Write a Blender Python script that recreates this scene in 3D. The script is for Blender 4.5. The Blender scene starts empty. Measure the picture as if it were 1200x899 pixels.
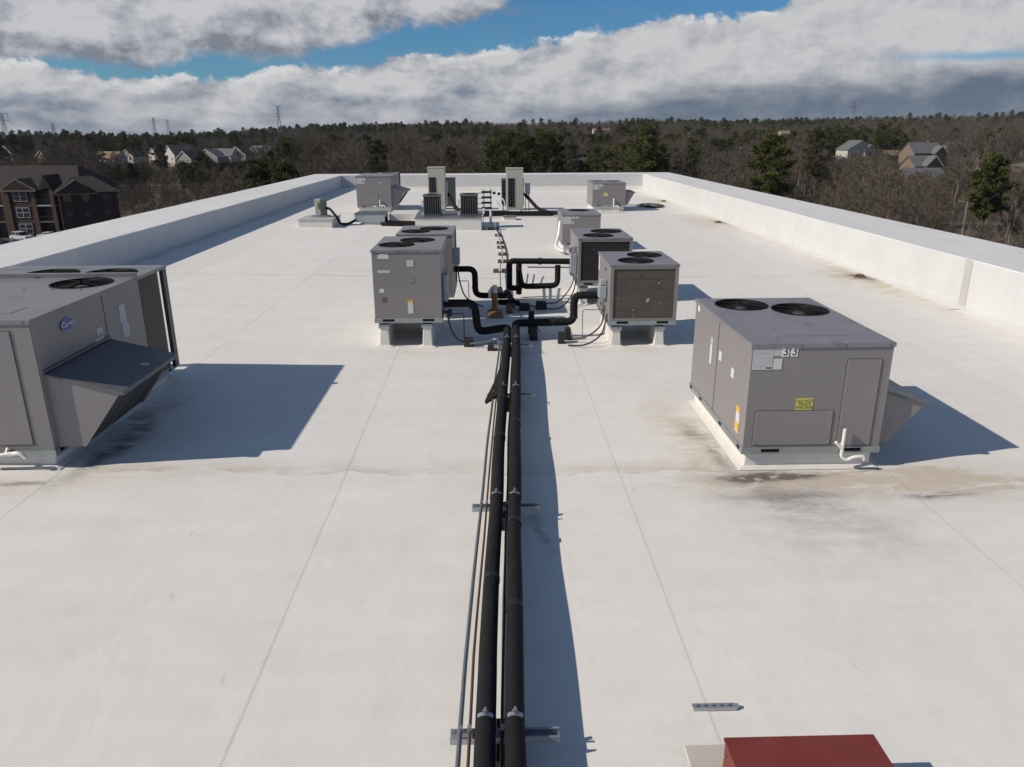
import bpy, bmesh, math, random
import numpy as np
from mathutils import Vector, Matrix, Quaternion
from mathutils.geometry import delaunay_2d_cdt
D = bpy.data
S = bpy.context.scene
COL = S.collection
R = math.radians

# ------------------------------------------------------------------ camera
CAM = Vector((0.0, 0.0, 3.55))
PITCH, YAW, ROLL = 0.31813453, 0.0245710967, -0.00374624901
fw = Vector((math.sin(YAW) * math.cos(PITCH), math.cos(YAW) * math.cos(PITCH), -math.sin(PITCH)))
rt = Vector((math.cos(YAW), -math.sin(YAW), 0))
up = rt.cross(fw)
r2 = math.cos(ROLL) * rt + math.sin(ROLL) * up
u2 = -math.sin(ROLL) * rt + math.cos(ROLL) * up
cd = D.cameras.new('camera')
cam = D.objects.new('camera', cd)
COL.objects.link(cam)
cd.sensor_width = 36.0
cd.lens = 886.71 / 1200 * 36
cd.clip_start = 0.1
cd.clip_end = 20000
m = Matrix((r2, u2, -fw)).transposed().to_4x4()
m.translation = CAM
cam.matrix_world = m
S.camera = cam

# ------------------------------------------------------------------ light
SUNV = Vector((1.36, 0.355, -1.0)).normalized()
ld = D.lights.new('sun', 'SUN')
ld.energy = 4.0
ld.angle = R(0.53)
ld.color = (1.0, 0.90, 0.77)
sun = D.objects.new('sun', ld)
COL.objects.link(sun)
sun.rotation_euler = SUNV.to_track_quat('-Z', 'Y').to_euler()
SUN_EL = math.asin(-SUNV.z)
SUN_AZ = math.atan2(-SUNV.x, -SUNV.y)

S.view_settings.view_transform = 'Standard'
S.view_settings.look = 'None'
S.view_settings.exposure = 0.0
S.view_settings.gamma = 1.0
S.view_settings.use_curve_mapping = False
S.cycles.use_denoising = True
S.cycles.max_bounces = 8
S.cycles.volume_bounces = 0


# ------------------------------------------------------------------ node helper
class NT:
    def __init__(s, tree):
        s.t = tree
        s.n = tree.nodes
        s.l = tree.links

    def new(s, typ, **kw):
        n = s.n.new(typ)
        for k, v in kw.items():
            setattr(n, k, v)
        return n

    def put(s, sock, v):
        if isinstance(v, bpy.types.NodeSocket):
            s.l.new(v, sock)
        elif v is not None:
            sock.default_value = v

    def math(s, op, a, b=None, c=None, clamp=False):
        n = s.new('ShaderNodeMath', operation=op, use_clamp=clamp)
        s.put(n.inputs[0], a)
        s.put(n.inputs[1], b)
        s.put(n.inputs[2], c)
        return n.outputs[0]

    def vmath(s, op, a, b=None):
        n = s.new('ShaderNodeVectorMath', operation=op)
        s.put(n.inputs[0], a)
        s.put(n.inputs[1], b)
        return n.outputs['Value'] if op in ('DOT_PRODUCT', 'LENGTH') else n.outputs[0]

    def noise(s, vec, scale=1.0, detail=4.0, rough=0.5, dist=0.0, col=False):
        n = s.new('ShaderNodeTexNoise')
        s.put(n.inputs['Vector'], vec)
        n.inputs['Scale'].default_value = scale
        n.inputs['Detail'].default_value = detail
        n.inputs['Roughness'].default_value = rough
        n.inputs['Distortion'].default_value = dist
        return n.outputs['Color'] if col else n.outputs[0]

    def step(s, v, a, b, lo=0.0, hi=1.0):
        n = s.new('ShaderNodeMapRange', interpolation_type='SMOOTHSTEP')
        s.put(n.inputs[0], v)
        n.inputs[1].default_value = a
        n.inputs[2].default_value = b
        n.inputs[3].default_value = lo
        n.inputs[4].default_value = hi
        return n.outputs[0]

    def mix(s, f, a, b, blend='MIX'):
        n = s.new('ShaderNodeMix', data_type='RGBA', blend_type=blend)
        s.put(n.inputs[0], f)
        s.put(n.inputs[6], a if not isinstance(a, tuple) else (*a, 1)[:4])
        s.put(n.inputs[7], b if not isinstance(b, tuple) else (*b, 1)[:4])
        return n.outputs[2]

    def fmix(s, f, a, b):
        n = s.new('ShaderNodeMix', data_type='FLOAT')
        s.put(n.inputs[0], f)
        s.put(n.inputs[2], a)
        s.put(n.inputs[3], b)
        return n.outputs[0]

    def xyz(s, v):
        n = s.new('ShaderNodeSeparateXYZ')
        s.put(n.inputs[0], v)
        return n.outputs

    def comb(s, x, y, z):
        n = s.new('ShaderNodeCombineXYZ')
        s.put(n.inputs[0], x)
        s.put(n.inputs[1], y)
        s.put(n.inputs[2], z)
        return n.outputs[0]

    def scale(s, v, xyz):
        n = s.new('ShaderNodeMapping')
        s.put(n.inputs[0], v)
        n.inputs['Scale'].default_value = xyz
        return n.outputs[0]

    def curve(s, v, pts, x0, x1, y0, y1):
        """piecewise curve through (x, y) points"""
        n = s.new('ShaderNodeFloatCurve')
        c = n.mapping.curves[0]
        q = [((a - x0) / (x1 - x0), (b - y0) / (y1 - y0)) for a, b in pts]
        c.points[0].location = q[0]
        c.points[1].location = q[-1]
        for a in q[1:-1]:
            c.points.new(*a)
        n.mapping.update()
        t = s.math('MULTIPLY', s.math('SUBTRACT', v, x0), 1 / (x1 - x0))
        s.put(n.inputs['Value'], t)
        return s.math('MULTIPLY_ADD', n.outputs[0], y1 - y0, y0)


# ------------------------------------------------------------------ world: sky with broken cloud
W = D.worlds.new('World')
S.world = W
W.use_nodes = True
W.node_tree.nodes.clear()
w = NT(W.node_tree)
sky = w.new('ShaderNodeTexSky', sky_type='NISHITA')
sky.sun_disc = False
sky.sun_elevation = SUN_EL
sky.sun_rotation = SUN_AZ
sky.air_density = 1.0
sky.dust_density = 0.3
sky.ozone_density = 2.5
SKY_STR = 0.075
skyc = w.mix(1.0, sky.outputs[0], (0.38, 0.72, 1.02), 'MULTIPLY')
tc = w.new('ShaderNodeTexCoord').outputs['Generated']
x, y, z = w.xyz(tc)[:]
az = w.math('MULTIPLY', w.math('ARCTAN2', x, y), 57.29578)
el = w.math('MULTIPLY', w.math('ARCSINE', z), 57.29578)
bank = [(-180, 5.0), (-90, 4.5), (-45, 4.4), (-30.5, 4.3), (-27, 4.0), (-21.5, 3.4), (-17.5, 3.6), (-14, 4.5), (-10, 4.6), (-6.5, 5.2), (-2.5, 5.6),
        (1.5, 5.9), (7.2, 6.75), (11.7, 7.3), (15.7, 7.5), (21.3, 8.4), (27, 8.9), (33.5, 9.4), (60, 7.5), (110, 5.5), (180, 5.0)]
deck = [(-180, 15), (-100, 15), (-75, 9), (-50, 5.6), (-30.5, 4.9), (-28, 5.2), (-23, 4.75), (-19, 5.8), (-16.5, 5.3), (-13, 5.7), (-11, 6.4), (-8.5, 7.1),
        (-5.5, 7.7), (-1.3, 8.1), (1.0, 9.2), (5, 11), (12, 15), (180, 15)]
vb = w.curve(az, bank, -180, 180, 0, 20)
vd = w.curve(az, deck, -180, 180, 0, 20)
q = w.scale(tc, (16, 16, 26))
off = w.vmath('ADD', q, (-0.26, -0.08, 0.42))
n1 = w.noise(q, 1.0, 12, 0.57, 0.15)
n1b = w.noise(off, 1.0, 12, 0.57, 0.15)
nl = w.noise(w.scale(tc, (5, 5, 20)), 1.0, 5, 0.52, 0.3)
nh = w.noise(w.scale(tc, (13, 13, 36)), 1.0, 10, 0.62, 0.2)
nf = w.noise(w.scale(tc, (55, 55, 75)), 1.0, 10, 0.66, 0.1)
q3 = w.scale(tc, (46, 46, 66))
r3 = w.math('SUBTRACT', w.noise(q3, 1.0, 10, 0.62, 0.1), w.noise(w.vmath('ADD', q3, (-0.3, -0.1, 0.42)), 1.0, 10, 0.62, 0.1))
relief = w.math('ADD', w.math('SUBTRACT', n1, n1b), w.math('MULTIPLY', r3, 0.38))
d1 = w.math('ADD', w.math('SUBTRACT', vb, el), w.math('MULTIPLY', w.math('SUBTRACT', n1, 0.5), 2.6))
d1 = w.math('ADD', d1, w.math('MULTIPLY', w.math('SUBTRACT', nf, 0.5), 1.5))
mbank = w.step(d1, -0.12, 0.32)
d2 = w.math('ADD', w.math('SUBTRACT', w.math('ADD', el, 0.75), vd), w.math('MULTIPLY', w.math('SUBTRACT', n1, 0.5), 2.4))
d2 = w.math('ADD', d2, w.math('MULTIPLY', w.math('SUBTRACT', nf, 0.5), 1.4))
mdeck = w.step(d2, -0.30, 0.6)
mdeck = w.math('MULTIPLY', mdeck, w.step(w.math('ADD', el, w.math('MULTIPLY', w.math('SUBTRACT', nl, 0.5), 10)), 13, 20, 1, 0))
# bank: broad bright shoulders breaking down into a blue grey base
tdep = w.math('ADD', w.math('DIVIDE', el, vb), w.math('MULTIPLY', w.math('SUBTRACT', nl, 0.5), 0.6))
rightm = w.step(az, -3, 15)
sbr = w.step(tdep, 0.22, 0.50, 0.05, 0.92)
sbl = w.math('MULTIPLY_ADD', w.math('SUBTRACT', nh, 0.5), 2.3, w.step(tdep, 0.0, 0.9, 0.33, 0.78))
sb = w.fmix(rightm, sbl, sbr)
sb = w.math('ADD', sb, w.math('MULTIPLY', w.math('SUBTRACT', nh, 0.5), 0.12))
sb = w.math('ADD', sb, w.math('MULTIPLY', w.math('MULTIPLY', relief, w.step(el, 1.0, 5.0, 0.35, 1.0)), w.fmix(rightm, 2.2, 1.25)), clamp=True)
rim = w.math('MULTIPLY', w.step(d1, 0.05, 0.9, 1, 0), w.step(relief, -0.02, 0.08))
cb = w.mix(sb, w.mix(rightm, (0.185, 0.225, 0.29), (0.115, 0.155, 0.215)), (0.575, 0.575, 0.590))
cb = w.mix(w.math('MULTIPLY', rim, 0.75), cb, (0.74, 0.74, 0.74))
# clear slots between the layers, low on the right
slot = w.math('MULTIPLY', w.step(w.math('ABSOLUTE', w.math('ADD', w.math('SUBTRACT', el, 4.45), w.math('MULTIPLY', w.math('SUBTRACT', nl, 0.5), 1.6))), 0.0, 0.45, 1, 0), w.step(az, 24, 31))
# deck: grey underside, brighter higher up
sd = w.math('ADD', w.step(d2, 0.1, 2.0, 0.14, 0.80), w.math('ADD', w.math('MULTIPLY', relief, 2.3), w.math('MULTIPLY', w.math('SUBTRACT', nl, 0.46), 1.5)), clamp=True)
cdk = w.mix(sd, (0.205, 0.230, 0.275), (0.56, 0.565, 0.60))
# thin wisps in the blue
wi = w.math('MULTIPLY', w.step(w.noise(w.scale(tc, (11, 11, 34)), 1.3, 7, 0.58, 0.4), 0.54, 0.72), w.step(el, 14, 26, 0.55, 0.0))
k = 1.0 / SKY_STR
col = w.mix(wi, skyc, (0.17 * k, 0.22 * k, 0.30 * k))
# thin broken veil added above the frame to grey and lift shadow fill
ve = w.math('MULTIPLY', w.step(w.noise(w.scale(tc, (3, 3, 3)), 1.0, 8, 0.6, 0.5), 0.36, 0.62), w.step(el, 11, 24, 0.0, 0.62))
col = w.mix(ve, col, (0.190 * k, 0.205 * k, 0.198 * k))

def boost(c):
    n = w.new('ShaderNodeVectorMath', operation='SCALE')
    w.put(n.inputs[0], c)
    n.inputs[3].default_value = k
    return n.outputs[0]


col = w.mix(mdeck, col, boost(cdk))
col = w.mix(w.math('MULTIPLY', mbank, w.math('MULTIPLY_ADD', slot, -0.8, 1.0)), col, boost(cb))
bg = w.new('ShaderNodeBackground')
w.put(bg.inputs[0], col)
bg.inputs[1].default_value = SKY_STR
wo = w.new('ShaderNodeOutputWorld')
w.l.new(bg.outputs[0], wo.inputs[0])


# ------------------------------------------------------------------ materials
def newmat(name):
    mt = D.materials.new(name)
    mt.use_nodes = True
    mt.node_tree.nodes.clear()
    t = NT(mt.node_tree)
    b = t.new('ShaderNodeBsdfPrincipled')
    o = t.new('ShaderNodeOutputMaterial')
    t.l.new(b.outputs[0], o.inputs[0])
    return mt, t, b


def geo(t):
    return t.new('ShaderNodeNewGeometry').outputs['Position']


def bump(t, b, h, dist, strength=1.0):
    n = t.new('ShaderNodeBump')
    n.inputs['Strength'].default_value = strength
    n.inputs['Distance'].default_value = dist
    t.put(n.inputs['Height'], h)
    t.l.new(n.outputs[0], b.inputs['Normal'])


def simple(name, col, rough=0.6, var=0.12, sc=6.0, metal=0.0, bmp=0.0, spec=None, rand=0.0, stretch=None, streak=0.0):
    """a paint / metal / plastic with mottled wear"""
    mt, t, b = newmat(name)
    p = geo(t)
    if stretch:
        p = t.scale(p, stretch)
    n = t.noise(p, sc, 6, 0.6, 0.2)
    f = t.math('MULTIPLY_ADD', n, 2 * var, 1 - var)
    if streak:
        pv_ = t.scale(geo(t), (9, 9, 0.7))
        s1 = t.noise(pv_, 1.0, 6, 0.65)
        s2 = t.noise(geo(t), 0.9, 3, 0.5)
        f = t.math('MULTIPLY', f, t.math('MULTIPLY_ADD', t.math('MULTIPLY', s1, s2), 4 * streak, 1 - streak))
    if rand:
        oi = t.new('ShaderNodeObjectInfo').outputs['Random']
        f = t.math('MULTIPLY', f, t.math('MULTIPLY_ADD', oi, 2 * rand, 1 - rand))
    vm = t.new('ShaderNodeVectorMath', operation='SCALE')
    vm.inputs[0].default_value = col
    t.put(vm.inputs[3], f)
    t.l.new(vm.outputs[0], b.inputs['Base Color'])
    t.put(b.inputs['Roughness'], t.math('MULTIPLY_ADD', n, 0.2, rough - 0.1))
    b.inputs['Metallic'].default_value = metal
    if spec is not None:
        b.inputs['Specular IOR Level'].default_value = spec
    if bmp:
        bump(t, b, t.noise(p, sc * 4, 3, 0.5), bmp)
    return mt


def gaussm(t, X, Y, cx, cy, sx, sy):
    a = t.math('POWER', t.math('MULTIPLY', t.math('SUBTRACT', X, cx), 1 / sx), 2)
    c = t.math('POWER', t.math('MULTIPLY', t.math('SUBTRACT', Y, cy), 1 / sy), 2)
    return t.math('EXPONENT', t.math('MULTIPLY', t.math('ADD', a, c), -1))


def roof_material():
    mt, t, b = newmat('white_roof_membrane')
    p = geo(t)
    X, Y, Z = t.xyz(p)[:]
    warp = t.noise(p, 0.9, 5, 0.6, col=True)
    wv = t.xyz(warp)
    wx = t.math('ADD', X, t.math('MULTIPLY_ADD', wv[0], 0.9, -0.45))
    wy = t.math('ADD', Y, t.math('MULTIPLY_ADD', wv[1], 0.5, -0.25))
    fine = t.noise(p, 26, 6, 0.65)
    mid = t.noise(p, 3.2, 6, 0.62, 0.3)
    broad = t.noise(p, 0.35, 3, 0.5)
    streak = t.noise(t.scale(p, (0.5, 3.2, 1)), 1.0, 5, 0.6)
    f = t.math('ADD', t.math('MULTIPLY_ADD', mid, 0.12, -0.06), t.math('MULTIPLY_ADD', broad, 0.10, -0.05))
    f = t.math('ADD', f, t.math('MULTIPLY_ADD', fine, 0.06, -0.03))
    f = t.math('ADD', f, t.math('MULTIPLY_ADD', streak, 0.13, -0.065))
    rnd_ = t.new('ShaderNodeObjectInfo').outputs['Random']
    base = t.mix(broad, (0.795, 0.775, 0.738), (0.755, 0.742, 0.715))
    blot = t.noise(p, 1.15, 8, 0.68, 0.5)
    vm = t.new('ShaderNodeVectorMath', operation='SCALE')
    t.put(vm.inputs[0], base)
    t.put(vm.inputs[3], t.math('ADD', t.math('ADD', f, t.math('MULTIPLY_ADD', rnd_, 0.05, 0.975)), t.math('MULTIPLY_ADD', blot, 0.16, -0.08)))
    c = vm.outputs[0]
    # beige silt: the low line across the roof and round the equipment
    line = t.noise(t.comb(X, 0.0, 0.0), 0.75, 3, 0.6)
    yl = t.math('ADD', t.math('MULTIPLY_ADD', line, 0.9, -0.45), 7.58)
    dy = t.math('SUBTRACT', Y, t.math('SUBTRACT', yl, t.math('MULTIPLY', t.math('MAXIMUM', t.math('SUBTRACT', X, 1.5), 0.0), 0.14)))
    up_e = t.step(dy, -0.02, 0.02)
    band = t.math('MULTIPLY', up_e, t.step(dy, 0.10, 0.42, 1, 0))
    band = t.math('MULTIPLY', band, t.math('MULTIPLY_ADD', t.noise(p, 1.1, 4, 0.6), 1.1, 0.0))
    edge = t.math('MULTIPLY', t.step(t.math('ABSOLUTE', dy), 0.0, 0.035, 0.5, 0), t.step(t.noise(p, 2.3, 3, 0.5), 0.45, 0.6))
    silt = t.math('ADD', band, edge)
    for g, a in (((3.6, 7.28, 1.6, 0.30), 1.3), ((2.40, 8.6, 0.38, 1.3), 1.0), ((5.2, 7.2, 1.8, 0.42), 0.95), ((9.6, 26, 0.25, 14), 0.45), ((-6.0, 7.25, 1.8, 0.3), 0.9), ((-3.3, 7.5, 0.9, 0.2), 0.45),
                 ((9.3, 19.2, 0.6, 1.7), 1.3), ((9.5, 18.0, 0.3, 3.5), 0.6), ((9.2, 32.0, 0.9, 2.6), 1.2), ((9.2, 42.7, 0.8, 3.0), 0.8), ((5.5, 36.3, 1.7, 0.5), 0.6), ((2.5, 12.5, 0.9, 0.2), 0.35), ((-1.5, 12.45, 0.8, 0.2), 0.35),
                 ((1.25, 3.6, 0.16, 0.3), 0.35), ((0.2, 18, 2.2, 2.6), 0.2), ((2.0, 23.4, 1.0, 0.6), 0.5)):
        silt = t.math('ADD', silt, t.math('MULTIPLY', gaussm(t, wx, wy, *g), a))
    silt = t.math('MULTIPLY', silt, t.math('MULTIPLY', t.math('MULTIPLY_ADD', mid, 1.2, 0.30), t.step(t.noise(t.scale(p, (1.6, 4.0, 1.0)), 1.0, 7, 0.66, 0.7), 0.28, 0.62)), clamp=True)
    c = t.mix(t.math('MULTIPLY', silt, 0.78), c, (0.53, 0.455, 0.355))
    # grey mildew film in front of the big unit, black grime in creases
    film = t.math('MULTIPLY', t.math('ADD', gaussm(t, wx, wy, 3.05, 6.95, 0.6, 0.38), t.math('MULTIPLY', gaussm(t, wx, wy, 3.3, 6.25, 0.85, 0.65), 0.55)), t.step(t.noise(t.scale(p, (1.6, 2.6, 1)), 1.3, 9, 0.66, 0.2), 0.26, 0.70))
    c = t.mix(t.math('MULTIPLY', film, 0.75), c, (0.25, 0.245, 0.24))
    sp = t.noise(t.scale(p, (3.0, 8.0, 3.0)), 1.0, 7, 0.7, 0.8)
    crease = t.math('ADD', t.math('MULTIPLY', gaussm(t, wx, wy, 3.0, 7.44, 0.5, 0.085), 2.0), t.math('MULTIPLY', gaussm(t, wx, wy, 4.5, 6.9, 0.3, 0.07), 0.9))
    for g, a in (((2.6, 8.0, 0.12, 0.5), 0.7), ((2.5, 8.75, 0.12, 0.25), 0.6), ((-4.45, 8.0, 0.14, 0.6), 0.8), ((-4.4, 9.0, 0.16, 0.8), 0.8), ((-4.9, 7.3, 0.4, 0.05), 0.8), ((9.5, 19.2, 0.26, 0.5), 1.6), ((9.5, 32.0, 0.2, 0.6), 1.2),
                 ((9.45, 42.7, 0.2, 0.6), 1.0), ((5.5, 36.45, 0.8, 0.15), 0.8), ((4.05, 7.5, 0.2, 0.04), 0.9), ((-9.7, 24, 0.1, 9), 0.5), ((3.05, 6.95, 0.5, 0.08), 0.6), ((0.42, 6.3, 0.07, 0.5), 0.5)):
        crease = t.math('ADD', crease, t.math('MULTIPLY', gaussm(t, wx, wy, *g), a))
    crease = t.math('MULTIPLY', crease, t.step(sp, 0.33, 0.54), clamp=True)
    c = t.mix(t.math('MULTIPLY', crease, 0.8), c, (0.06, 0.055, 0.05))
    # scuffs
    sc = t.math('MULTIPLY', t.step(t.noise(t.scale(p, (7, 1.5, 7)), 1.0, 5, 0.62, 1.2), 0.63, 0.76), t.step(t.noise(p, 0.6, 2, 0.5), 0.5, 0.65))
    c = t.mix(t.math('MULTIPLY', sc, 0.40), c, (0.4, 0.39, 0.37))
    t.l.new(c, b.inputs['Base Color']) if isinstance(c, bpy.types.NodeSocket) else None
    b.inputs['Roughness'].default_value = 0.62
    b.inputs['Specular IOR Level'].default_value = 0.25
    h = t.math('ADD', t.math('MULTIPLY', t.noise(t.scale(p, (1.3, 0.5, 1.0)), 1.6, 4, 0.55, 0.5), 1.0), t.math('MULTIPLY', t.noise(p, 9, 4, 0.6), 0.10))
    wn = t.noise(t.scale(p, (0.55, 0.9, 1.0)), 1.0, 3, 0.45, 0.25)
    wr = t.math('MULTIPLY', t.step(t.math('ABSOLUTE', t.math('SUBTRACT', wn, 0.5)), 0.0, 0.018, 1.0, 0.0), t.step(t.noise(p, 0.55, 3, 0.5), 0.50, 0.62))
    h = t.math('ADD', h, t.math('MULTIPLY', wr, 0.10))
    bump(t, b, h, 0.018, 0.40)
    return mt


M = {}
M['roof'] = roof_material()
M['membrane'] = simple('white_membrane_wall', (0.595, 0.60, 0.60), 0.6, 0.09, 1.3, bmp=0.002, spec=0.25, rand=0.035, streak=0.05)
M['coping'] = simple('white_membrane_coping', (0.72, 0.72, 0.715), 0.6, 0.12, 1.6, spec=0.25, rand=0.03, stretch=(2.0, 0.25, 1))
M['coping_x'] = simple('white_membrane_back_coping', (0.72, 0.72, 0.715), 0.6, 0.12, 1.6, spec=0.25, rand=0.03, stretch=(0.25, 2.0, 1))
M['strip'] = simple('grey_trim_and_strip_shade', (0.47, 0.46, 0.45), 0.6, 0.08, 3)
M['patch'] = simple('tan_patch', (0.55, 0.50, 0.44), 0.7, 0.22, 5)
M['metal'] = simple('taupe_painted_sheet_metal', (0.242, 0.226, 0.229), 0.46, 0.09, 1.0, spec=0.4, streak=0.07, bmp=0.0015)
M['metal2'] = simple('taupe_panel_metal', (0.250, 0.233, 0.236), 0.44, 0.09, 1.2, spec=0.4, streak=0.07, bmp=0.0015)
M['top'] = simple('weathered_top_panel_metal', (0.225, 0.218, 0.232), 0.42, 0.22, 1.7, spec=0.5)
_t = NT(M['top'].node_tree)
_b = next(n_ for n_ in M['top'].node_tree.nodes if n_.type == 'BSDF_PRINCIPLED')
_src = _b.inputs['Base Color'].links[0].from_socket
_sm = _t.math('MULTIPLY', _t.step(_t.noise(geo(_t), 1.9, 7, 0.68, 0.8), 0.52, 0.70), 0.55)
_t.l.new(_t.mix(_sm, _src, (0.115, 0.105, 0.105)), _b.inputs['Base Color'])
M['rail'] = simple('galvanised_base_rail', (0.33, 0.37, 0.38), 0.42, 0.2, 9, metal=0.55)
M['galv'] = simple('galvanised_steel', (0.42, 0.45, 0.47), 0.42, 0.18, 11, metal=0.6)
M['greybox'] = simple('grey_enclosure_paint', (0.36, 0.40, 0.43), 0.45, 0.1, 6)
M['dark'] = simple('black_interior', (0.013, 0.013, 0.014), 0.8, 0.3, 8, spec=0.1)
M['blade'] = simple('dark_fan_blade', (0.012, 0.012, 0.013), 0.75, 0.2, 8, spec=0.15)
M['wire'] = simple('black_guard_wire', (0.016, 0.016, 0.017), 0.6, 0.1, 8, spec=0.2)
M['foam'] = simple('black_pipe_insulation', (0.0145, 0.0145, 0.015), 0.8, 0.45, 5, bmp=0.004, spec=0.2)
M['tape'] = simple('black_joint_tape', (0.013, 0.013, 0.0135), 0.6, 0.2, 10)
M['rubber'] = simple('black_rubber', (0.022, 0.022, 0.022), 0.8, 0.3, 12)
M['conduit'] = simple('grey_conduit', (0.20, 0.225, 0.245), 0.4, 0.12, 10, metal=0.5)
M['copper'] = simple('copper_tube', (0.17, 0.10, 0.07), 0.5, 0.2, 8, metal=0.5)
M['cable'] = simple('black_cable', (0.03, 0.03, 0.032), 0.5, 0.1, 8)
M['pvc'] = simple('white_pvc', (0.76, 0.75, 0.72), 0.4, 0.06, 5)
M['curb'] = simple('white_curb_membrane', (0.70, 0.68, 0.64), 0.6, 0.14, 4, bmp=0.003)
M['paper'] = simple('paper_label', (0.62, 0.62, 0.60), 0.6, 0.08, 30)
M['paper2'] = simple('printed_paper', (0.50, 0.51, 0.51), 0.6, 0.25, 60, stretch=(0.4, 0.4, 3))
M['yellow'] = simple('yellow_sticker', (0.62, 0.57, 0.14), 0.5, 0.05, 8)
M['orange'] = simple('orange_sticker', (0.75, 0.42, 0.03), 0.5, 0.05, 8)
M['rust'] = simple('brown_sticker', (0.16, 0.09, 0.06), 0.6, 0.2, 30)
M['ink'] = simple('black_ink', (0.02, 0.02, 0.02), 0.5, 0.05, 5)
M['ink_y'] = simple('olive_ink', (0.12, 0.11, 0.02), 0.5, 0.05, 5)
M['logo'] = simple('blue_badge', (0.018, 0.045, 0.26), 0.35, 0.05, 5)
M['white'] = simple('white_paint', (0.78, 0.78, 0.77), 0.5, 0.05, 5)
M['hoodtop'] = simple('hood_metal', (0.14, 0.135, 0.14), 0.42, 0.15, 3, spec=0.4)
M['filter'] = simple('hood_filter_mesh', (0.07, 0.068, 0.066), 0.6, 0.2, 40, metal=0.3)
M['red'] = simple('red_painted_metal', (0.185, 0.040, 0.034), 0.55, 0.22, 3, spec=0.3, streak=0.1)
M['brownpipe'] = simple('brown_pipe_wrap', (0.27, 0.145, 0.055), 0.7, 0.25, 8)
M['wood'] = simple('weathered_wood_block', (0.105, 0.070, 0.048), 0.8, 0.3, 12)
M['beige'] = simple('beige_condenser_casing', (0.44, 0.43, 0.37), 0.45, 0.06, 3)
M['dkgreen'] = simple('dark_grey_louvre', (0.085, 0.095, 0.095), 0.5, 0.15, 6)
M['lid'] = simple('grey_lid', (0.12, 0.125, 0.13), 0.45, 0.1, 4)
M['dkmetal'] = simple('dark_metal_edge', (0.06, 0.065, 0.07), 0.45, 0.1, 5)
M['redsw'] = simple('red_switch', (0.35, 0.02, 0.03), 0.4, 0.05, 5)
M['glass'] = simple('dark_window_glass', (0.035, 0.042, 0.05), 0.12, 0.1, 3, spec=0.6)
M['tyre'] = simple('tyre_rubber', (0.02, 0.02, 0.02), 0.8, 0.2, 9)
M['lamp_glass'] = simple('headlamp_lens', (0.5, 0.5, 0.5), 0.2, 0.05, 9)


def coil_material(name, c):
    mt, t, b = newmat(name)
    p = geo(t)
    X, Y, Z = t.xyz(p)[:]
    hor = t.noise(t.scale(p, (0.3, 0.3, 22)), 1.0, 2, 0.5)
    dent = t.noise(p, 7, 5, 0.65)
    spots = t.step(t.noise(p, 11, 3, 0.6), 0.70, 0.76)
    f = t.math('ADD', t.math('MULTIPLY_ADD', hor, 0.35, 0.55), t.math('MULTIPLY_ADD', dent, 0.6, -0.05))
    vm = t.new('ShaderNodeVectorMath', operation='SCALE')
    vm.inputs[0].default_value = c
    t.put(vm.inputs[3], f)
    cc = t.mix(t.math('MULTIPLY', spots, 0.5), vm.outputs[0], (0.2, 0.19, 0.17))
    t.l.new(cc, b.inputs['Base Color'])
    b.inputs['Roughness'].default_value = 0.5
    b.inputs['Metallic'].default_value = 0.3
    fins = t.math('SINE', t.math('MULTIPLY', X, 900.0))
    bump(t, b, fins, 0.001)
    return mt


M['spot'] = simple('pale_splash', (0.36, 0.35, 0.32), 0.7, 0.1, 8)
M['coil'] = coil_material('finned_coil', (0.098, 0.088, 0.076))
M['coil_dark'] = coil_material('dark_finned_coil', (0.022, 0.020, 0.019))


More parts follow.
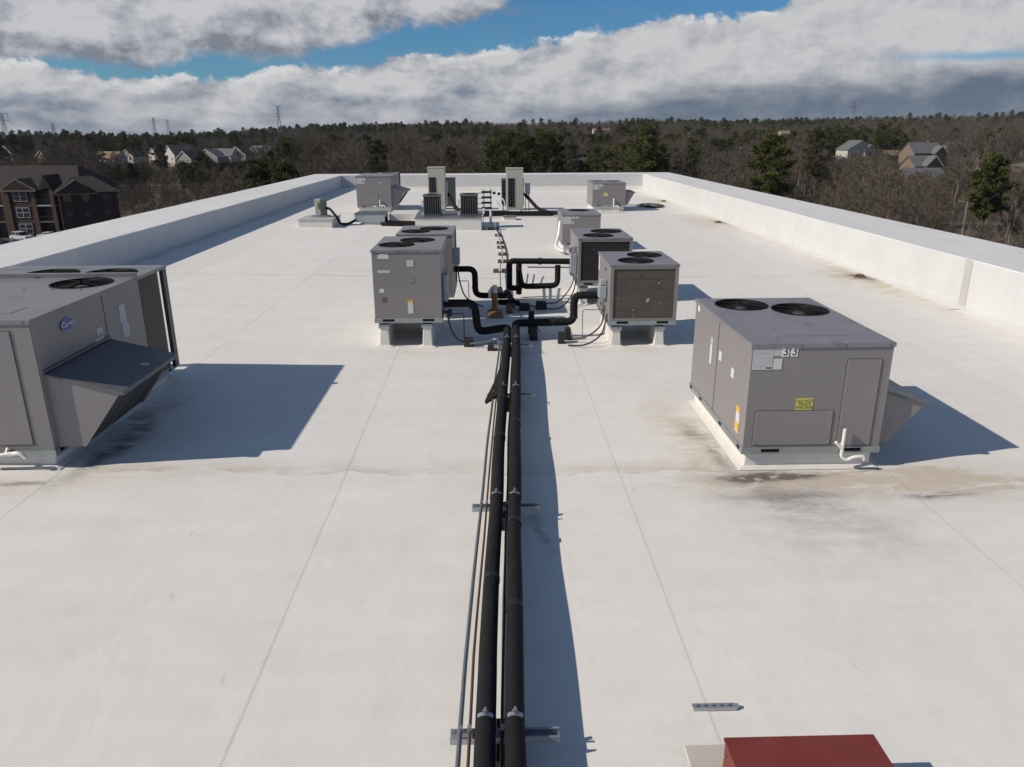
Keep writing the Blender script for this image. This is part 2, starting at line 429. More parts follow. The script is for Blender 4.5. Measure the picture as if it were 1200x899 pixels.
# ------------------------------------------------------------------ mesh builder
class MB:
    def __init__(s):
        s.v = []
        s.f = []

    def add(s, vs, fs):
        o = len(s.v)
        s.v += [tuple(a) for a in vs]
        s.f += [tuple(i + o for i in f) for f in fs]
        return s

    def box(s, x0, x1, y0, y1, z0, z1, skip=''):
        vs = [(x0, y0, z0), (x1, y0, z0), (x1, y1, z0), (x0, y1, z0), (x0, y0, z1), (x1, y0, z1), (x1, y1, z1), (x0, y1, z1)]
        fs = {'b': (0, 3, 2, 1), 't': (4, 5, 6, 7), 'f': (0, 1, 5, 4), 'r': (1, 2, 6, 5), 'k': (2, 3, 7, 6), 'l': (3, 0, 4, 7)}
        return s.add(vs, [v for k_, v in fs.items() if k_ not in skip])

    def frus(s, c, a, b_, z0, z1, a2, b2):
        """rectangular frustum centred on c (half sizes a,b below, a2,b2 above)"""
        cx, cy = c
        vs = [(cx - a, cy - b_, z0), (cx + a, cy - b_, z0), (cx + a, cy + b_, z0), (cx - a, cy + b_, z0),
              (cx - a2, cy - b2, z1), (cx + a2, cy - b2, z1), (cx + a2, cy + b2, z1), (cx - a2, cy + b2, z1)]
        return s.add(vs, [(0, 3, 2, 1), (4, 5, 6, 7), (0, 1, 5, 4), (1, 2, 6, 5), (2, 3, 7, 6), (3, 0, 4, 7)])

    def prism(s, pts, axis, a0, a1):
        """extrude a 2d outline along axis: 'x' -> pts are (y,z), 'y' -> (x,z), 'z' -> (x,y)"""
        def mk(p, a):
            return {'x': (a, p[0], p[1]), 'y': (p[0], a, p[1]), 'z': (p[0], p[1], a)}[axis]
        n = len(pts)
        vs = [mk(p, a0) for p in pts] + [mk(p, a1) for p in pts]
        fs = [tuple(range(n))[::-1], tuple(range(n, 2 * n))] + [(i, (i + 1) % n, (i + 1) % n + n, i + n) for i in range(n)]
        return s.add(vs, fs)

    def tube(s, path, r, seg=8, cap=True):
        path = [Vector(p) for p in path]
        rr = r if isinstance(r, (list, tuple)) else [r] * len(path)
        vs, fs = [], []
        ref = None
        for i, p in enumerate(path):
            t_ = (path[min(i + 1, len(path) - 1)] - path[max(i - 1, 0)]).normalized()
            if ref is None:
                ref = Vector((0, 0, 1)) if abs(t_.z) < 0.9 else Vector((1, 0, 0))
            a = (ref - t_ * ref.dot(t_)).normalized()
            b_ = t_.cross(a)
            ref = a
            for j in range(seg):
                an = 2 * math.pi * j / seg
                vs.append(p + (a * math.cos(an) + b_ * math.sin(an)) * rr[i])
        for i in range(len(path) - 1):
            for j in range(seg):
                fs.append((i * seg + j, i * seg + (j + 1) % seg, (i + 1) * seg + (j + 1) % seg, (i + 1) * seg + j))
        if cap:
            fs.append(tuple(range(seg))[::-1])
            fs.append(tuple((len(path) - 1) * seg + j for j in range(seg)))
        return s.add(vs, fs)

    def ring(s, c, ra, rb, z0, z1, seg=28):
        vs, fs = [], []
        for j in range(seg):
            an = 2 * math.pi * j / seg
            cx, sy = math.cos(an), math.sin(an)
            for r_, z_ in ((ra, z0), (rb, z0), (rb, z1), (ra, z1)):
                vs.append((c[0] + cx * r_, c[1] + sy * r_, z_))
        for j in range(seg):
            k_ = (j + 1) % seg
            for a in range(4):
                b_ = (a + 1) % 4
                fs.append((j * 4 + a, k_ * 4 + a, k_ * 4 + b_, j * 4 + b_))
        return s.add(vs, fs)

    def build(s, name, mat, parent=None, smooth=False, bevel=0.0, recalc=True, **props):
        me = D.meshes.new(name)
        org = ORG.get(parent.name, Vector((0, 0, 0))) if parent else Vector((0, 0, 0))
        me.from_pydata([(a[0] - org.x, a[1] - org.y, a[2] - org.z) for a in s.v], [], s.f)
        if recalc:
            bm = bmesh.new()
            bm.from_mesh(me)
            bmesh.ops.recalc_face_normals(bm, faces=bm.faces)
            bm.to_mesh(me)
            bm.free()
        if smooth:
            me.polygons.foreach_set('use_smooth', [True] * len(me.polygons))
            me.set_sharp_from_angle(angle=R(40))
        me.materials.append(mat)
        o = D.objects.new(name, me)
        COL.objects.link(o)
        if parent:
            o.parent = parent
            ORG[o.name] = org
        if bevel:
            bv = o.modifiers.new('bevel', 'BEVEL')
            bv.width = bevel
            bv.segments = 2
            bv.limit_method = 'ANGLE'
        for k_, v_ in props.items():
            o[k_] = v_
        return o


ORG = {}


def thing(name, label, cat, loc, group=None):
    o = D.objects.new(name, None)
    COL.objects.link(o)
    o.location = loc
    o.empty_display_size = 0.2
    ORG[o.name] = Vector(loc)
    tag(o, label, cat, group)
    return o


def tag(o, label, cat, group=None, kind=None):
    o['label'] = label
    o['category'] = cat
    if group:
        o['group'] = group
    if kind:
        o['kind'] = kind
    return o


def copy_tree(o, loc, label=None):
    c = o.copy()
    COL.objects.link(c)
    c.location = loc
    ORG[c.name] = Vector(loc)
    if label:
        c['label'] = label
    for ch in o.children:
        d = ch.copy()
        COL.objects.link(d)
        d.parent = c
        ORG[d.name] = Vector(loc)
        for g in ch.children:
            e = g.copy()
            COL.objects.link(e)
            e.parent = d
    return c


def rpath(pts, r=0.12, n=5):
    """polyline with rounded corners"""
    pts = [Vector(p) for p in pts]
    out = [pts[0]]
    for i in range(1, len(pts) - 1):
        a, p, b_ = pts[i - 1], pts[i], pts[i + 1]
        d0, d1_ = (a - p), (b_ - p)
        k_ = min(r, d0.length * 0.45, d1_.length * 0.45)
        s0, s1 = p + d0.normalized() * k_, p + d1_.normalized() * k_
        for j in range(n + 1):
            u = j / n
            out.append((1 - u) ** 2 * s0 + 2 * u * (1 - u) * p + u * u * s1)
    out.append(pts[-1])
    return out


def curve_path(pts, n=8):
    """Catmull-Rom through points"""
    pts = [Vector(p) for p in pts]
    q_ = [pts[0]] + pts + [pts[-1]]
    out = []
    for i in range(1, len(q_) - 2):
        p0, p1, p2, p3 = q_[i - 1:i + 3]
        for j in range(n):
            u = j / n
            out.append(0.5 * ((2 * p1) + (-p0 + p2) * u + (2 * p0 - 5 * p1 + 4 * p2 - p3) * u * u + (-p0 + 3 * p1 - 3 * p2 + p3) * u ** 3))
    out.append(pts[-1])
    return out


def text(body, size, loc, rot, mat, parent, name='lettering', sx=1.0, shear=0.0):
    c = D.curves.new('txt', 'FONT')
    c.body = body
    c.size = size
    c.align_x = 'CENTER'
    c.align_y = 'CENTER'
    c.extrude = 0.0006
    c.shear = shear
    o = D.objects.new('txt', c)
    me = D.meshes.new_from_object(o)
    D.objects.remove(o)
    me.transform(Matrix.Diagonal((sx, 1, 1, 1)))
    me.transform(Matrix.LocRotScale(Vector(loc) - ORG[parent.name], rot, None))
    me.materials.append(mat)
    ob = D.objects.new(name, me)
    COL.objects.link(ob)
    ob.parent = parent
    return ob


from mathutils import Euler
FACE_F = Euler((R(90), 0, 0)).to_quaternion()          # reads towards -y
FACE_R = Euler((R(90), 0, R(90))).to_quaternion()      # reads towards +x


def rz(x_):
    return 0.026 * max(0.0, -x_)


# ------------------------------------------------------------------ roof deck
YB = 51.3          # inner face of back parapet
XL, XR = -9.83, 9.95
OUT = 2.12
ZT = 1.04
GZ = -15.2


def build_roof():
    mb = MB()
    mb.prism([(XL - OUT + 0.3, GZ), (XL - OUT + 0.3, 0.2), (XL, 0.2), (-0.2, -0.02), (XR, -0.02), (XR + OUT - 0.3, -0.02), (XR + OUT - 0.3, GZ)], 'y', -18, YB + OUT - 0.3)
    base = mb.build('roof', M['membrane'], kind='structure')  # roof slab and unseen building body in one mesh, down to the ground
    xs = [XL, -7.74, -4.72, -1.68, 1.31, 4.26, 7.3, XR]
    ys = [-18, 1.0, 19.5, 35.0, YB]
    for i in range(7):
        for j in range(4):
            a, c = xs[i], xs[i + 1]
            sheet = MB()
            # each sheet laps 6 cm over its neighbour on the right and the one in front
            c2 = c + (0.06 if i < 6 else 0)
            n = 12
            cols = [a, a + (c - a) * 0.3, a + (c - a) * 0.5, a + (c - a) * 0.7, c - 0.05, c2 - 0.018, c2]
            if a < 0 < c:
                cols = sorted(cols + [0.0])
            rows = [ys[j] + (ys[j + 1] - ys[j]) * q_ / n for q_ in range(n + 1)]
            rows[0] -= 0.05 if j else 0
            rnd = random.Random(i * 7 + j)
            nc = len(cols)
            vs, fs = [], []
            for yy in rows:
                for ci, xx in enumerate(cols):
                    lift = 0.0028 if nc - 3 <= ci < nc - 1 else (0.0006 if ci == nc - 1 else 0.0)
                    if j and yy == rows[0]:
                        lift += 0.003
                    wob = rnd.uniform(0, 0.005) if 0 < ci < nc - 3 else 0.0
                    vs.append((xx + (0.006 * math.sin(yy * 1.7 + i) if ci >= nc - 2 and i < 6 else 0), yy, rz(xx) + 0.004 + lift + wob))
            for q_ in range(n):
                for k_ in range(nc - 1):
                    fs.append((q_ * nc + k_, q_ * nc + k_ + 1, (q_ + 1) * nc + k_ + 1, (q_ + 1) * nc + k_))
            # right lip
            o_ = len(vs)
            for q_ in range(n + 1):
                vx = vs[q_ * nc + nc - 1]
                vs.append((vx[0] + 0.004, vx[1], vx[2] - 0.0012))
            for q_ in range(n):
                fs.append((q_ * nc + nc - 1, o_ + q_, o_ + q_ + 1, (q_ + 1) * nc + nc - 1))
            sheet.add(vs, fs)
            sheet.build('membrane_sheet', M['roof'], base, recalc=False, smooth=False)
    return base


build_roof()


def parapet(label, side):
    """side 'l','r','b': thick low wall with wrapped face sheets and coping sheets"""
    if side == 'b':
        root = thing('parapet_wall', label, 'wall', (0, YB, 0))
        x0, x1 = XL - OUT, XR + OUT
        mb = MB().box(x0 + 0.02, x1 - 0.02, YB + 0.02, YB + OUT - 0.02, -0.1, ZT - 0.02)
        mb.build('wall_core', M['membrane'], root)
        xs = np.arange(XL, XR, 3.02).tolist() + [XR]
        for i in range(len(xs) - 1):
            a, c = xs[i], xs[i + 1]
            MB().box(a, c + (0.05 if c < XR else 0), YB - 0.003 * (1 + i % 2), YB + 0.02, rz(a) + 0.0, ZT - 0.004 - 0.001 * (i % 2)).build('wall_sheet', M['membrane'], root)
        xs = [x0] + xs[1:-1] + [x1]
        for i in range(len(xs) - 1):
            MB().box(xs[i], xs[i + 1] + 0.0, YB - 0.008, YB + OUT, ZT - 0.02, ZT + 0.003 * (1 + i % 2)).build('coping_sheet', M['coping_x'], root)
        MB().prism([(YB - 0.13, 0.0), (YB - 0.004, 0.0), (YB - 0.004, 0.30), (YB - 0.02, 0.30)], 'x', XL + 0.01, XR - 0.01).build('cant_strip', M['curb'], root)
        return
    sx = -1 if side == 'l' else 1
    xi = XL if side == 'l' else XR
    xo = xi + sx * OUT
    root = thing('parapet_wall', label, 'wall', (xi, 20, 0))
    lo, hi = min(xi, xo), max(xi, xo)
    MB().box(lo + 0.02, hi - 0.02, -18, YB + 0.01, -0.1, ZT - 0.02).build('wall_core', M['membrane'], root)
    ys = [-18, -9, 3.2, 6.2, 9.2, 12.2, 15.25, 18.3, 21.4, 24.4, 27.4, 30.5, 33.5, 36.5, 39.6, 42.6, 45.7, 48.7, YB]
    for i in range(len(ys) - 1):
        a, c = ys[i], ys[i + 1]
        t_ = 0.003 * (1 + i % 2)
        MB().box(min(xi - sx * t_, xi + sx * 0.02), max(xi - sx * t_, xi + sx * 0.02), a, c, rz(xi) - 0.02, ZT - 0.004 - 0.001 * (i % 2)).build('wall_sheet', M['membrane'], root)
        MB().box(min(xi - sx * 0.008, xo), max(xi - sx * 0.008, xo), a, c, ZT - 0.02, ZT + 0.003 * (1 + i % 2)).build('coping_sheet', M['coping'], root)
    # membrane flashing turned out at the foot
    z0 = rz(xi)
    MB().prism([(xi - sx * 0.14, z0 + 0.006), (xi - sx * 0.007, z0 + 0.006), (xi - sx * 0.007, z0 + 0.06)], 'y', -18, YB - 0.15).build('base_flashing', M['membrane'], root)
    if side == 'r':
        MB().box(xi - 0.014, xi, 15.42, 15.66, 0.02, ZT - 0.01).build('cover_strip_shade', M['strip'], root)  # grey band widened to paint in the strip's own cast shadow
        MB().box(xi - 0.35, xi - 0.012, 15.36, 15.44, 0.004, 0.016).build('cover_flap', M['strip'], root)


parapet('low white parapet wall running along the shaded side beside the apartments', 'l')
parapet('sunlit white parapet wall with cover strip with painted grey shade and roof drains at its foot', 'r')
parapet('white parapet wall closing the far end of the roof', 'b')


# ------------------------------------------------------------------ rooftop units
def plate_holes(x0, x1, y0, y1, z0, z1, holes, seg=32):
    """a sheet with round holes and a downturned rim"""
    pts = [Vector((x0, y0)), Vector((x1, y0)), Vector((x1, y1)), Vector((x0, y1))]
    edges = [(0, 1), (1, 2), (2, 3), (3, 0)]
    for hx, hy, hr in holes:
        o = len(pts)
        pts += [Vector((hx + hr * math.cos(2 * math.pi * i / seg), hy + hr * math.sin(2 * math.pi * i / seg))) for i in range(seg)]
        edges += [(o + i, o + (i + 1) % seg) for i in range(seg)]
    r_ = delaunay_2d_cdt(pts, edges, [], 0, 1e-5)
    mb = MB()
    vs = [(p.x, p.y, z1) for p in r_[0]]
    keep = []
    for f in r_[2]:
        cx = sum(r_[0][i].x for i in f) / len(f)
        cy = sum(r_[0][i].y for i in f) / len(f)
        if all((cx - hx) ** 2 + (cy - hy) ** 2 > (hr * 0.995) ** 2 for hx, hy, hr in holes):
            keep.append(tuple(f))
    mb.add(vs, keep)
    mb.add([(x0, y0, z0), (x1, y0, z0), (x1, y1, z0), (x0, y1, z0), (x0, y0, z1), (x1, y0, z1), (x1, y1, z1), (x0, y1, z1)],
           [(0, 1, 5, 4), (1, 2, 6, 5), (2, 3, 7, 6), (3, 0, 4, 7)])
    return mb


def fan(root, hx, hy, hr, zt, rot=0.0, blades=4, wires=True):
    f = MB().ring((hx, hy), hr - 0.012, hr + 0.014, zt - 0.30, zt + 0.010, 36).build('fan', M['dark'], root, smooth=True)
    b = MB()
    for k_ in range(blades):
        a0 = rot + k_ * 2 * math.pi / blades
        vs = []
        for rr, w0, tilt in ((0.22, 0.42, 0.05), (0.60, 0.36, 0.07), (0.93, 0.40, 0.06)):
            for sgn in (-1, 1):
                a = a0 + sgn * w0
                vs.append((hx + hr * rr * math.cos(a), hy + hr * rr * math.sin(a), zt - 0.10 + sgn * tilt * 0.7))
        b.add(vs, [(0, 1, 3, 2), (2, 3, 5, 4)])
    b.build('fan_blades', M['blade'], f)
    MB().tube([(hx, hy, zt - 0.24), (hx, hy, zt - 0.045), (hx, hy, zt - 0.03)], [hr * 0.24, hr * 0.24, hr * 0.18], 14).build('fan_hub', M['lid'], f, smooth=True)
    MB().ring((hx, hy), 0.0, hr - 0.012, zt - 0.31, zt - 0.29, 20).build('fan_well', M['dark'], f)
    g = MB()
    if wires:
        for k_ in range(1, 9):
            rr = hr * k_ / 8.2
            n = 28
            g.tube([(hx + rr * math.cos(2 * math.pi * i / n), hy + rr * math.sin(2 * math.pi * i / n), zt + 0.008 + 0.010 * (1 - (rr / hr) ** 2)) for i in range(n + 1)], 0.0022, 3, cap=False)
        for k_ in range(8):
            a = math.pi * 2 * k_ / 8 + 0.2
            g.tube([(hx + hr * 0.1 * math.cos(a), hy + hr * 0.1 * math.sin(a), zt + 0.020), (hx + hr * math.cos(a), hy + hr * math.sin(a), zt + 0.010)], 0.003, 3)
        g.build('fan_guard', M['wire'], f)
    return f


def cabinet(root, x0, x1, y0, y1, z0, z1, fans, lip=0.014, top='top'):
    MB().box(x0, x1, y0, y1, z0, z1 - 0.012, skip='t').build('cabinet', M['metal'], root, recalc=False)
    t_ = plate_holes(x0 - lip, x1 + lip, y0 - lip, y1 + lip, z1 - 0.045, z1, fans).build('top_panel', M[top], root, recalc=False)
    # shallow raised pressings in the lid
    mb = MB()
    fy = min([f[1] - f[2] for f in fans] + [y1])
    if fy - y0 > 0.8:
        mb.box(x0 + 0.35, x1 - 0.35, y0 + 0.30, y0 + 0.62, z1, z1 + 0.004)
        mb.build('lid_pressing', M[top], root)
    for i, f in enumerate(fans):
        fan(root, *f, z1, rot=0.4 + i * 0.9)
    sc = MB()
    n = max(3, int((x1 - x0) / 0.45))
    for i in range(n + 1):
        sx_ = x0 + 0.05 + (x1 - x0 - 0.1) * i / n
        sc.box(sx_ - 0.006, sx_ + 0.006, y0 - lip - 0.004, y0 - lip, z1 - 0.032, z1 - 0.02)
    sc.build('screw_row', M['dkmetal'], root, kind='stuff')
    return t_


def panel_front(root, x0, x1, z0, z1, yf, name='access_panel', screws=True, mat='metal2'):
    """screwed panel on a face that looks towards -y, with a shadow gap round it"""
    p = MB().box(x0, x1, yf - 0.010, yf - 0.001, z0, z1).build(name, M[mat], root, bevel=0.003)
    g = MB()
    for a, b_, c, d in ((x0 - 0.008, x0 - 0.001, z0, z1), (x1 + 0.001, x1 + 0.008, z0, z1), (x0 - 0.008, x1 + 0.008, z1 + 0.001, z1 + 0.007), (x0 - 0.008, x1 + 0.008, z0 - 0.007, z0 - 0.001)):
        g.box(a, b_, yf - 0.0035, yf - 0.0005, c, d)
    g.build('panel_gap', M['dkmetal'], p)
    if screws:
        s_ = MB()
        for xx in (x0 + 0.02, x1 - 0.02):
            n = max(2, int((z1 - z0) / 0.25))
            for i in range(n + 1):
                zz = z0 + 0.03 + (z1 - z0 - 0.06) * i / n
                s_.box(xx - 0.006, xx + 0.006, yf - 0.016, yf - 0.009, zz - 0.006, zz + 0.006)
        s_.build('panel_screws', M['galv'], p, kind='stuff')
    return p


def label_front(root, x0, x1, z0, z1, yf, mat, name='paper_label', dz=0.0):
    return MB().box(x0, x1, yf - 0.0045 - dz, yf - 0.0008, z0, z1).build(name, M[mat], root)


def label_side(root, xf, y0, y1, z0, z1, mat, sgn=-1, name='paper_label', extra=0.0):
    a, b_ = sorted((xf + sgn * 0.001, xf + sgn * (0.0045 + extra)))
    return MB().box(a, b_, y0, y1, z0, z1).build(name, M[mat], root)


def print_lines(lab, x0, x1, z0, z1, yf, n, seed=1):
    """rows of unreadable small print on a label facing -y"""
    rr = random.Random(seed)
    mb = MB()
    for i in range(n):
        zz = z1 - (z1 - z0) * (i + 0.7) / (n + 0.4)
        a = x0 + (x1 - x0) * 0.07
        while a < x0 + (x1 - x0) * 0.9:
            L = (x1 - x0) * rr.uniform(0.06, 0.22)
            if rr.random() < 0.75:
                mb.box(a, min(a + L, x1 - 0.01), yf - 0.0056, yf - 0.0046, zz - 0.003, zz + 0.003)
            a += L + 0.012
    mb.build('small_print', M['greybox'], lab, kind='stuff')


def base_rail(root, x0, x1, y0, y1, z0, z1, slots=True):
    r_ = MB()
    o = 0.012
    r_.box(x0 - o, x1 + o, y0 - o, y0 + 0.05, z0, z1)
    r_.box(x0 - o, x1 + o, y1 - 0.05, y1 + o, z0, z1)
    r_.box(x0 - o, x0 + 0.05, y0 + 0.05, y1 - 0.05, z0, z1)
    r_.box(x1 - 0.05, x1 + o, y0 + 0.05, y1 - 0.05, z0, z1)
    ro = r_.build('base_rail', M['rail'], root)
    if slots:
        h = (z1 - z0)
        for xx in (x0 + (x1 - x0) * 0.2, x0 + (x1 - x0) * 0.8):
            MB().box(xx - 0.10, xx + 0.10, y0 - o - 0.002, y0 - o + 0.01, z0 + h * 0.3, z1 - h * 0.2).build('fork_slot', M['dark'], ro)
        for xs_, sg in ((x0 - o, -1), (x1 + o, 1)):
            for yy in (y0 + 0.12, y0 + (y1 - y0) * 0.36, y0 + (y1 - y0) * 0.75, y1 - 0.08):
                a, b_ = sorted((xs_ + sg * 0.002, xs_ - sg * 0.01))
                MB().box(a, b_, yy - 0.045, yy + 0.045, z0 + h * 0.3, z1 - h * 0.2).build('fork_slot', M['dark'], ro)
    return ro


def curb(label, x0, x1, y0, y1, z1, group=None):
    root = thing('roof_curb', label, 'roof curb', ((x0 + x1) / 2, (y0 + y1) / 2, rz((x0 + x1) / 2)), group)
    zb = lambda xx: rz(xx) + 0.0
    mb = MB()
    mb.add([(x0, y0, zb(x0)), (x1, y0, zb(x1)), (x1, y1, zb(x1)), (x0, y1, zb(x0)), (x0, y0, z1), (x1, y0, z1), (x1, y1, z1), (x0, y1, z1)],
           [(0, 1, 5, 4), (1, 2, 6, 5), (2, 3, 7, 6), (3, 0, 4, 7), (4, 5, 6, 7)])
    mb.build('curb_wall', M['curb'], root, bevel=0.012)
    # welded skirt lying on the roof
    k_ = MB()
    o = 0.085
    X = [x0 - o, x0 - 0.002, x1 + 0.002, x1 + o]
    Y = [y0 - o, y0 - 0.002, y1 + 0.002, y1 + o]
    P = lambda xx, yy, d: (xx, yy, rz(xx) + d)
    hi = 0.04
    k_.add([P(X[0], Y[0], .014), P(X[3], Y[0], .014), P(X[3], Y[3], .014), P(X[0], Y[3], .014), P(X[1], Y[1], hi), P(X[2], Y[1], hi), P(X[2], Y[2], hi), P(X[1], Y[2], hi)],
           [(0, 1, 5, 4), (1, 2, 6, 5), (2, 3, 7, 6), (3, 0, 4, 7)])
    k_.build('curb_skirt', M['curb'], root, recalc=False)
    return root


def hood(root, xw, sgn, y0, y1, zw, zo, reach, zb, foot):
    """sloping rain hood on a side wall at x=xw: lid, two cheeks, filter face"""
    h = MB()
    xo = xw + sgn * reach
    h.add([(xw, y0 - 0.02, zw), (xo, y0 - 0.02, zo), (xo, y1 + 0.02, zo), (xw, y1 + 0.02, zw), (xw, y0 - 0.02, zw - 0.02), (xo, y0 - 0.02, zo - 0.045), (xo, y1 + 0.02, zo - 0.045), (xw, y1 + 0.02, zw - 0.02)],
          [(0, 1, 2, 3), (7, 6, 5, 4), (0, 4, 5, 1), (1, 5, 6, 2), (2, 6, 7, 3), (3, 7, 4, 0)])
    ho = h.build('hood', M['hoodtop'], root)
    for ya in (y0, y1 - 0.012):
        MB().prism([(xw, zw - 0.025), (xo - sgn * 0.05, zo - 0.03), (xw + sgn * foot, zb), (xw, zb)], 'y', ya, ya + 0.012).build('hood_cheek', M['metal'], ho)
    xa, xb = xo - sgn * 0.09, xw + sgn * (foot - 0.03)
    MB().add([(xa, y0 + 0.012, zo - 0.05), (xa, y1 - 0.012, zo - 0.05), (xb, y1 - 0.012, zb + 0.005), (xb, y0 + 0.012, zb + 0.005)], [(0, 1, 2, 3)]).build('hood_filter', M['filter'], ho)
    for fr in (0.35, 0.68):
        yy = y0 + (y1 - y0) * fr
        MB().add([(xa + sgn * .012, yy - .012, zo - .05), (xa + sgn * .012, yy + .012, zo - .05), (xb + sgn * .012, yy + .012, zb), (xb + sgn * .012, yy - .012, zb)], [(0, 1, 2, 3)]).build('filter_rail', M['metal'], ho)
    return ho


def rooftop_unit(label, x0, x1, y0, y1, zc, zt, fans, group, curb_label):
    g = rz((x0 + x1) / 2)
    curb(curb_label, x0 + 0.05, x1 - 0.05, y0 + 0.05, y1 - 0.05, zc, 'roof curbs under the rooftop units')
    root = thing('rooftop_unit', label, 'rooftop unit', ((x0 + x1) / 2, (y0 + y1) / 2, zc), group)
    base_rail(root, x0, x1, y0, y1, zc + 0.002, zc + 0.075)
    cabinet(root, x0, x1, y0, y1, zc + 0.075, zt, fans)
    return root


GRP = 'packaged rooftop units on curbs'
# --- the near unit on the right, plate 3-3
u = rooftop_unit('taupe rooftop unit marked 3-3 with yellow sticker on its front', 2.72, 4.23, 7.61, 9.90, 0.195, 1.452,
                 [(3.19, 9.50, 0.32), (3.83, 9.19, 0.33)], GRP, 'stained white curb under the rooftop unit marked 3-3')
yf = 7.61
lab = label_front(u, 2.735, 2.95, 1.165, 1.40, yf, 'paper2', 'data_label')
print_lines(lab, 2.735, 2.95, 1.19, 1.40, yf, 9, 3)
MB().box(2.885, 2.94, yf - 0.0058, yf - 0.0046, 1.178, 1.192).build('label_stamp', M['ink'], lab)
label_front(u, 2.955, 3.045, 1.315, 1.402, yf, 'paper2', 'data_label', 0.0)
label_front(u, 2.958, 3.05, 1.168, 1.285, yf, 'paper', 'data_label')
for xx in (3.075, 3.17):
    pl = label_front(u, xx - 0.036, xx + 0.036, 1.308, 1.418, yf, 'white', 'number_plate', 0.001)
    text('3', 0.135, (xx, yf - 0.0068, 1.363), FACE_F, M['ink'], pl, sx=0.95)
text('-', 0.09, (3.1225, yf - 0.003, 1.363), FACE_F, M['white'], u)
st = label_front(u, 3.255, 3.435, 0.705, 0.838, yf, 'yellow', 'warning_sticker')
for i, tx in enumerate(('DO NOT', 'TRUCK', 'THIS END')):
    text(tx, 0.042, (3.345, yf - 0.0062, 0.808 - i * 0.037), FACE_F, M['ink_y'], st)
panel_front(u, 2.82, 3.67, 0.30, 0.695, yf)
panel_front(u, 3.755, 4.12, 0.29, 1.27, yf)
MB().box(4.21, 4.228, yf - 0.004, yf - 0.001, 0.28, 1.39).build('corner_trim', M['metal2'], u)
for a, b_, c, d, mt_ in ((9.02, 9.10, 0.80, 1.05, 'paper'), (9.02, 9.09, 1.06, 1.14, 'paper2'), (8.62, 8.72, 0.955, 1.07, 'paper'), (8.12, 8.22, 0.90, 1.01, 'paper'), (9.70, 9.78, 1.32, 1.38, 'white'), (9.72, 9.76, 1.38, 1.42, 'white')):
    label_side(u, 2.72, a, b_, c, d, mt_)
ys = label_side(u, 2.72, 7.80, 7.92, 0.36, 0.66, 'paper', name='warning_sticker')
label_side(u, 2.7155, 7.80, 7.92, 0.38, 0.47, 'orange', name='sticker_band').parent = ys
label_side(u, 2.7155, 7.80, 7.92, 0.60, 0.66, 'orange', name='sticker_band').parent = ys
label_side(u, 2.72, 8.795, 8.803, 0.28, 1.40, 'dkmetal', name='panel_seam')
hood(u, 4.23, 1, 7.70, 9.25, 0.90, 0.735, 0.53, 0.275, 0.14)
dp = MB()
dp.tube(rpath([(3.80, yf - 0.06, 0.50), (3.80, yf - 0.06, 0.17), (3.86, yf - 0.075, 0.135), (3.93, yf - 0.09, 0.185), (4.03, yf - 0.10, 0.19), (4.04, yf - 0.10, 0.15)], 0.05), 0.019, 10)
dp.tube([(3.80, yf - 0.06, 0.265), (3.72, yf - 0.055, 0.345)], 0.018, 10)
dp.tube([(3.80, yf - 0.06, 0.30), (3.80, yf + 0.01, 0.30)], 0.018, 8)
dp.build('drain_pipe', M['pvc'], u, smooth=True)

# --- the near unit on the left, with the badge
u = rooftop_unit('large taupe rooftop unit with blue oval badge and three fans', -6.95, -4.72, 7.61, 10.71, 0.275, 1.78,
                 [(-5.20, 9.62, 0.35), (-5.98, 10.36, 0.33), (-5.20, 10.36, 0.33)], GRP, 'white curb under the large rooftop unit with blue badge')
xf = -4.72
MB().box(-6.95, xf + 0.01, 10.02, 10.09, 1.78, 1.835).build('lid_flange', M['top'], u)
ri = MB()
for i in range(6):
    xx = -6.7 + i * 0.34
    ri.box(xx - 0.008, xx + 0.008, 9.20, 9.216, 1.78, 1.788)
ri.build('screw_row', M['dkmetal'], u, kind='stuff')
panel_front(u, -5.62, -4.93, 0.42, 1.66, 7.61)
panel_front(u, -6.6, -5.72, 0.42, 1.66, 7.61)
label_side(u, xf, 7.62, 7.70, 0.36, 1.74, 'metal2', 1, 'corner_trim', 0.003)
label_side(u, xf, 9.10, 9.115, 0.40, 1.72, 'dkmetal', 1, 'panel_seam')
for a, b_, c, d in ((8.86, 9.00, 1.29, 1.375), (8.80, 9.0, 1.20, 1.26), (9.46, 9.62, 1.28, 1.52), (9.48, 9.66, 1.10, 1.27)):
    label_side(u, xf, a, b_, c, d, 'paper2', 1)
bd = MB()
n = 28
yc, zc_ = 8.28, 1.575
bd.prism([(yc + 0.145 * math.cos(2 * math.pi * i / n), zc_ + 0.075 * math.sin(2 * math.pi * i / n)) for i in range(n)], 'x', xf + 0.001, xf + 0.010)
bo = bd.build('badge', M['logo'], u, smooth=True)
rg = MB()
for i in range(n):
    a0, a1 = 2 * math.pi * i / n, 2 * math.pi * (i + 1) / n
    rg.add([(xf + 0.012, yc + e * 0.145 * math.cos(a), zc_ + e * 0.075 * math.sin(a)) for a, e in ((a0, 0.86), (a0, 0.91), (a1, 0.91), (a1, 0.86))], [(0, 1, 2, 3)])
rg.build('badge_rim', M['paper'], bo)
text('Carrier', 0.085, (xf + 0.0125, yc, zc_ + 0.003), FACE_R, M['white'], bo, shear=0.25)
hood(u, xf, 1, 7.68, 9.10, 1.19, 0.985, 0.80, 0.36, 0.30)
MB().box(xf, xf + 0.03, 7.66, 9.12, 1.20, 1.225).build('hood_flange', M['hoodtop'], u)
MB().box(-4.10, -4.02, 8.50, 8.56, 1.02, 1.035).build('hood_tag', M['paper'], u)
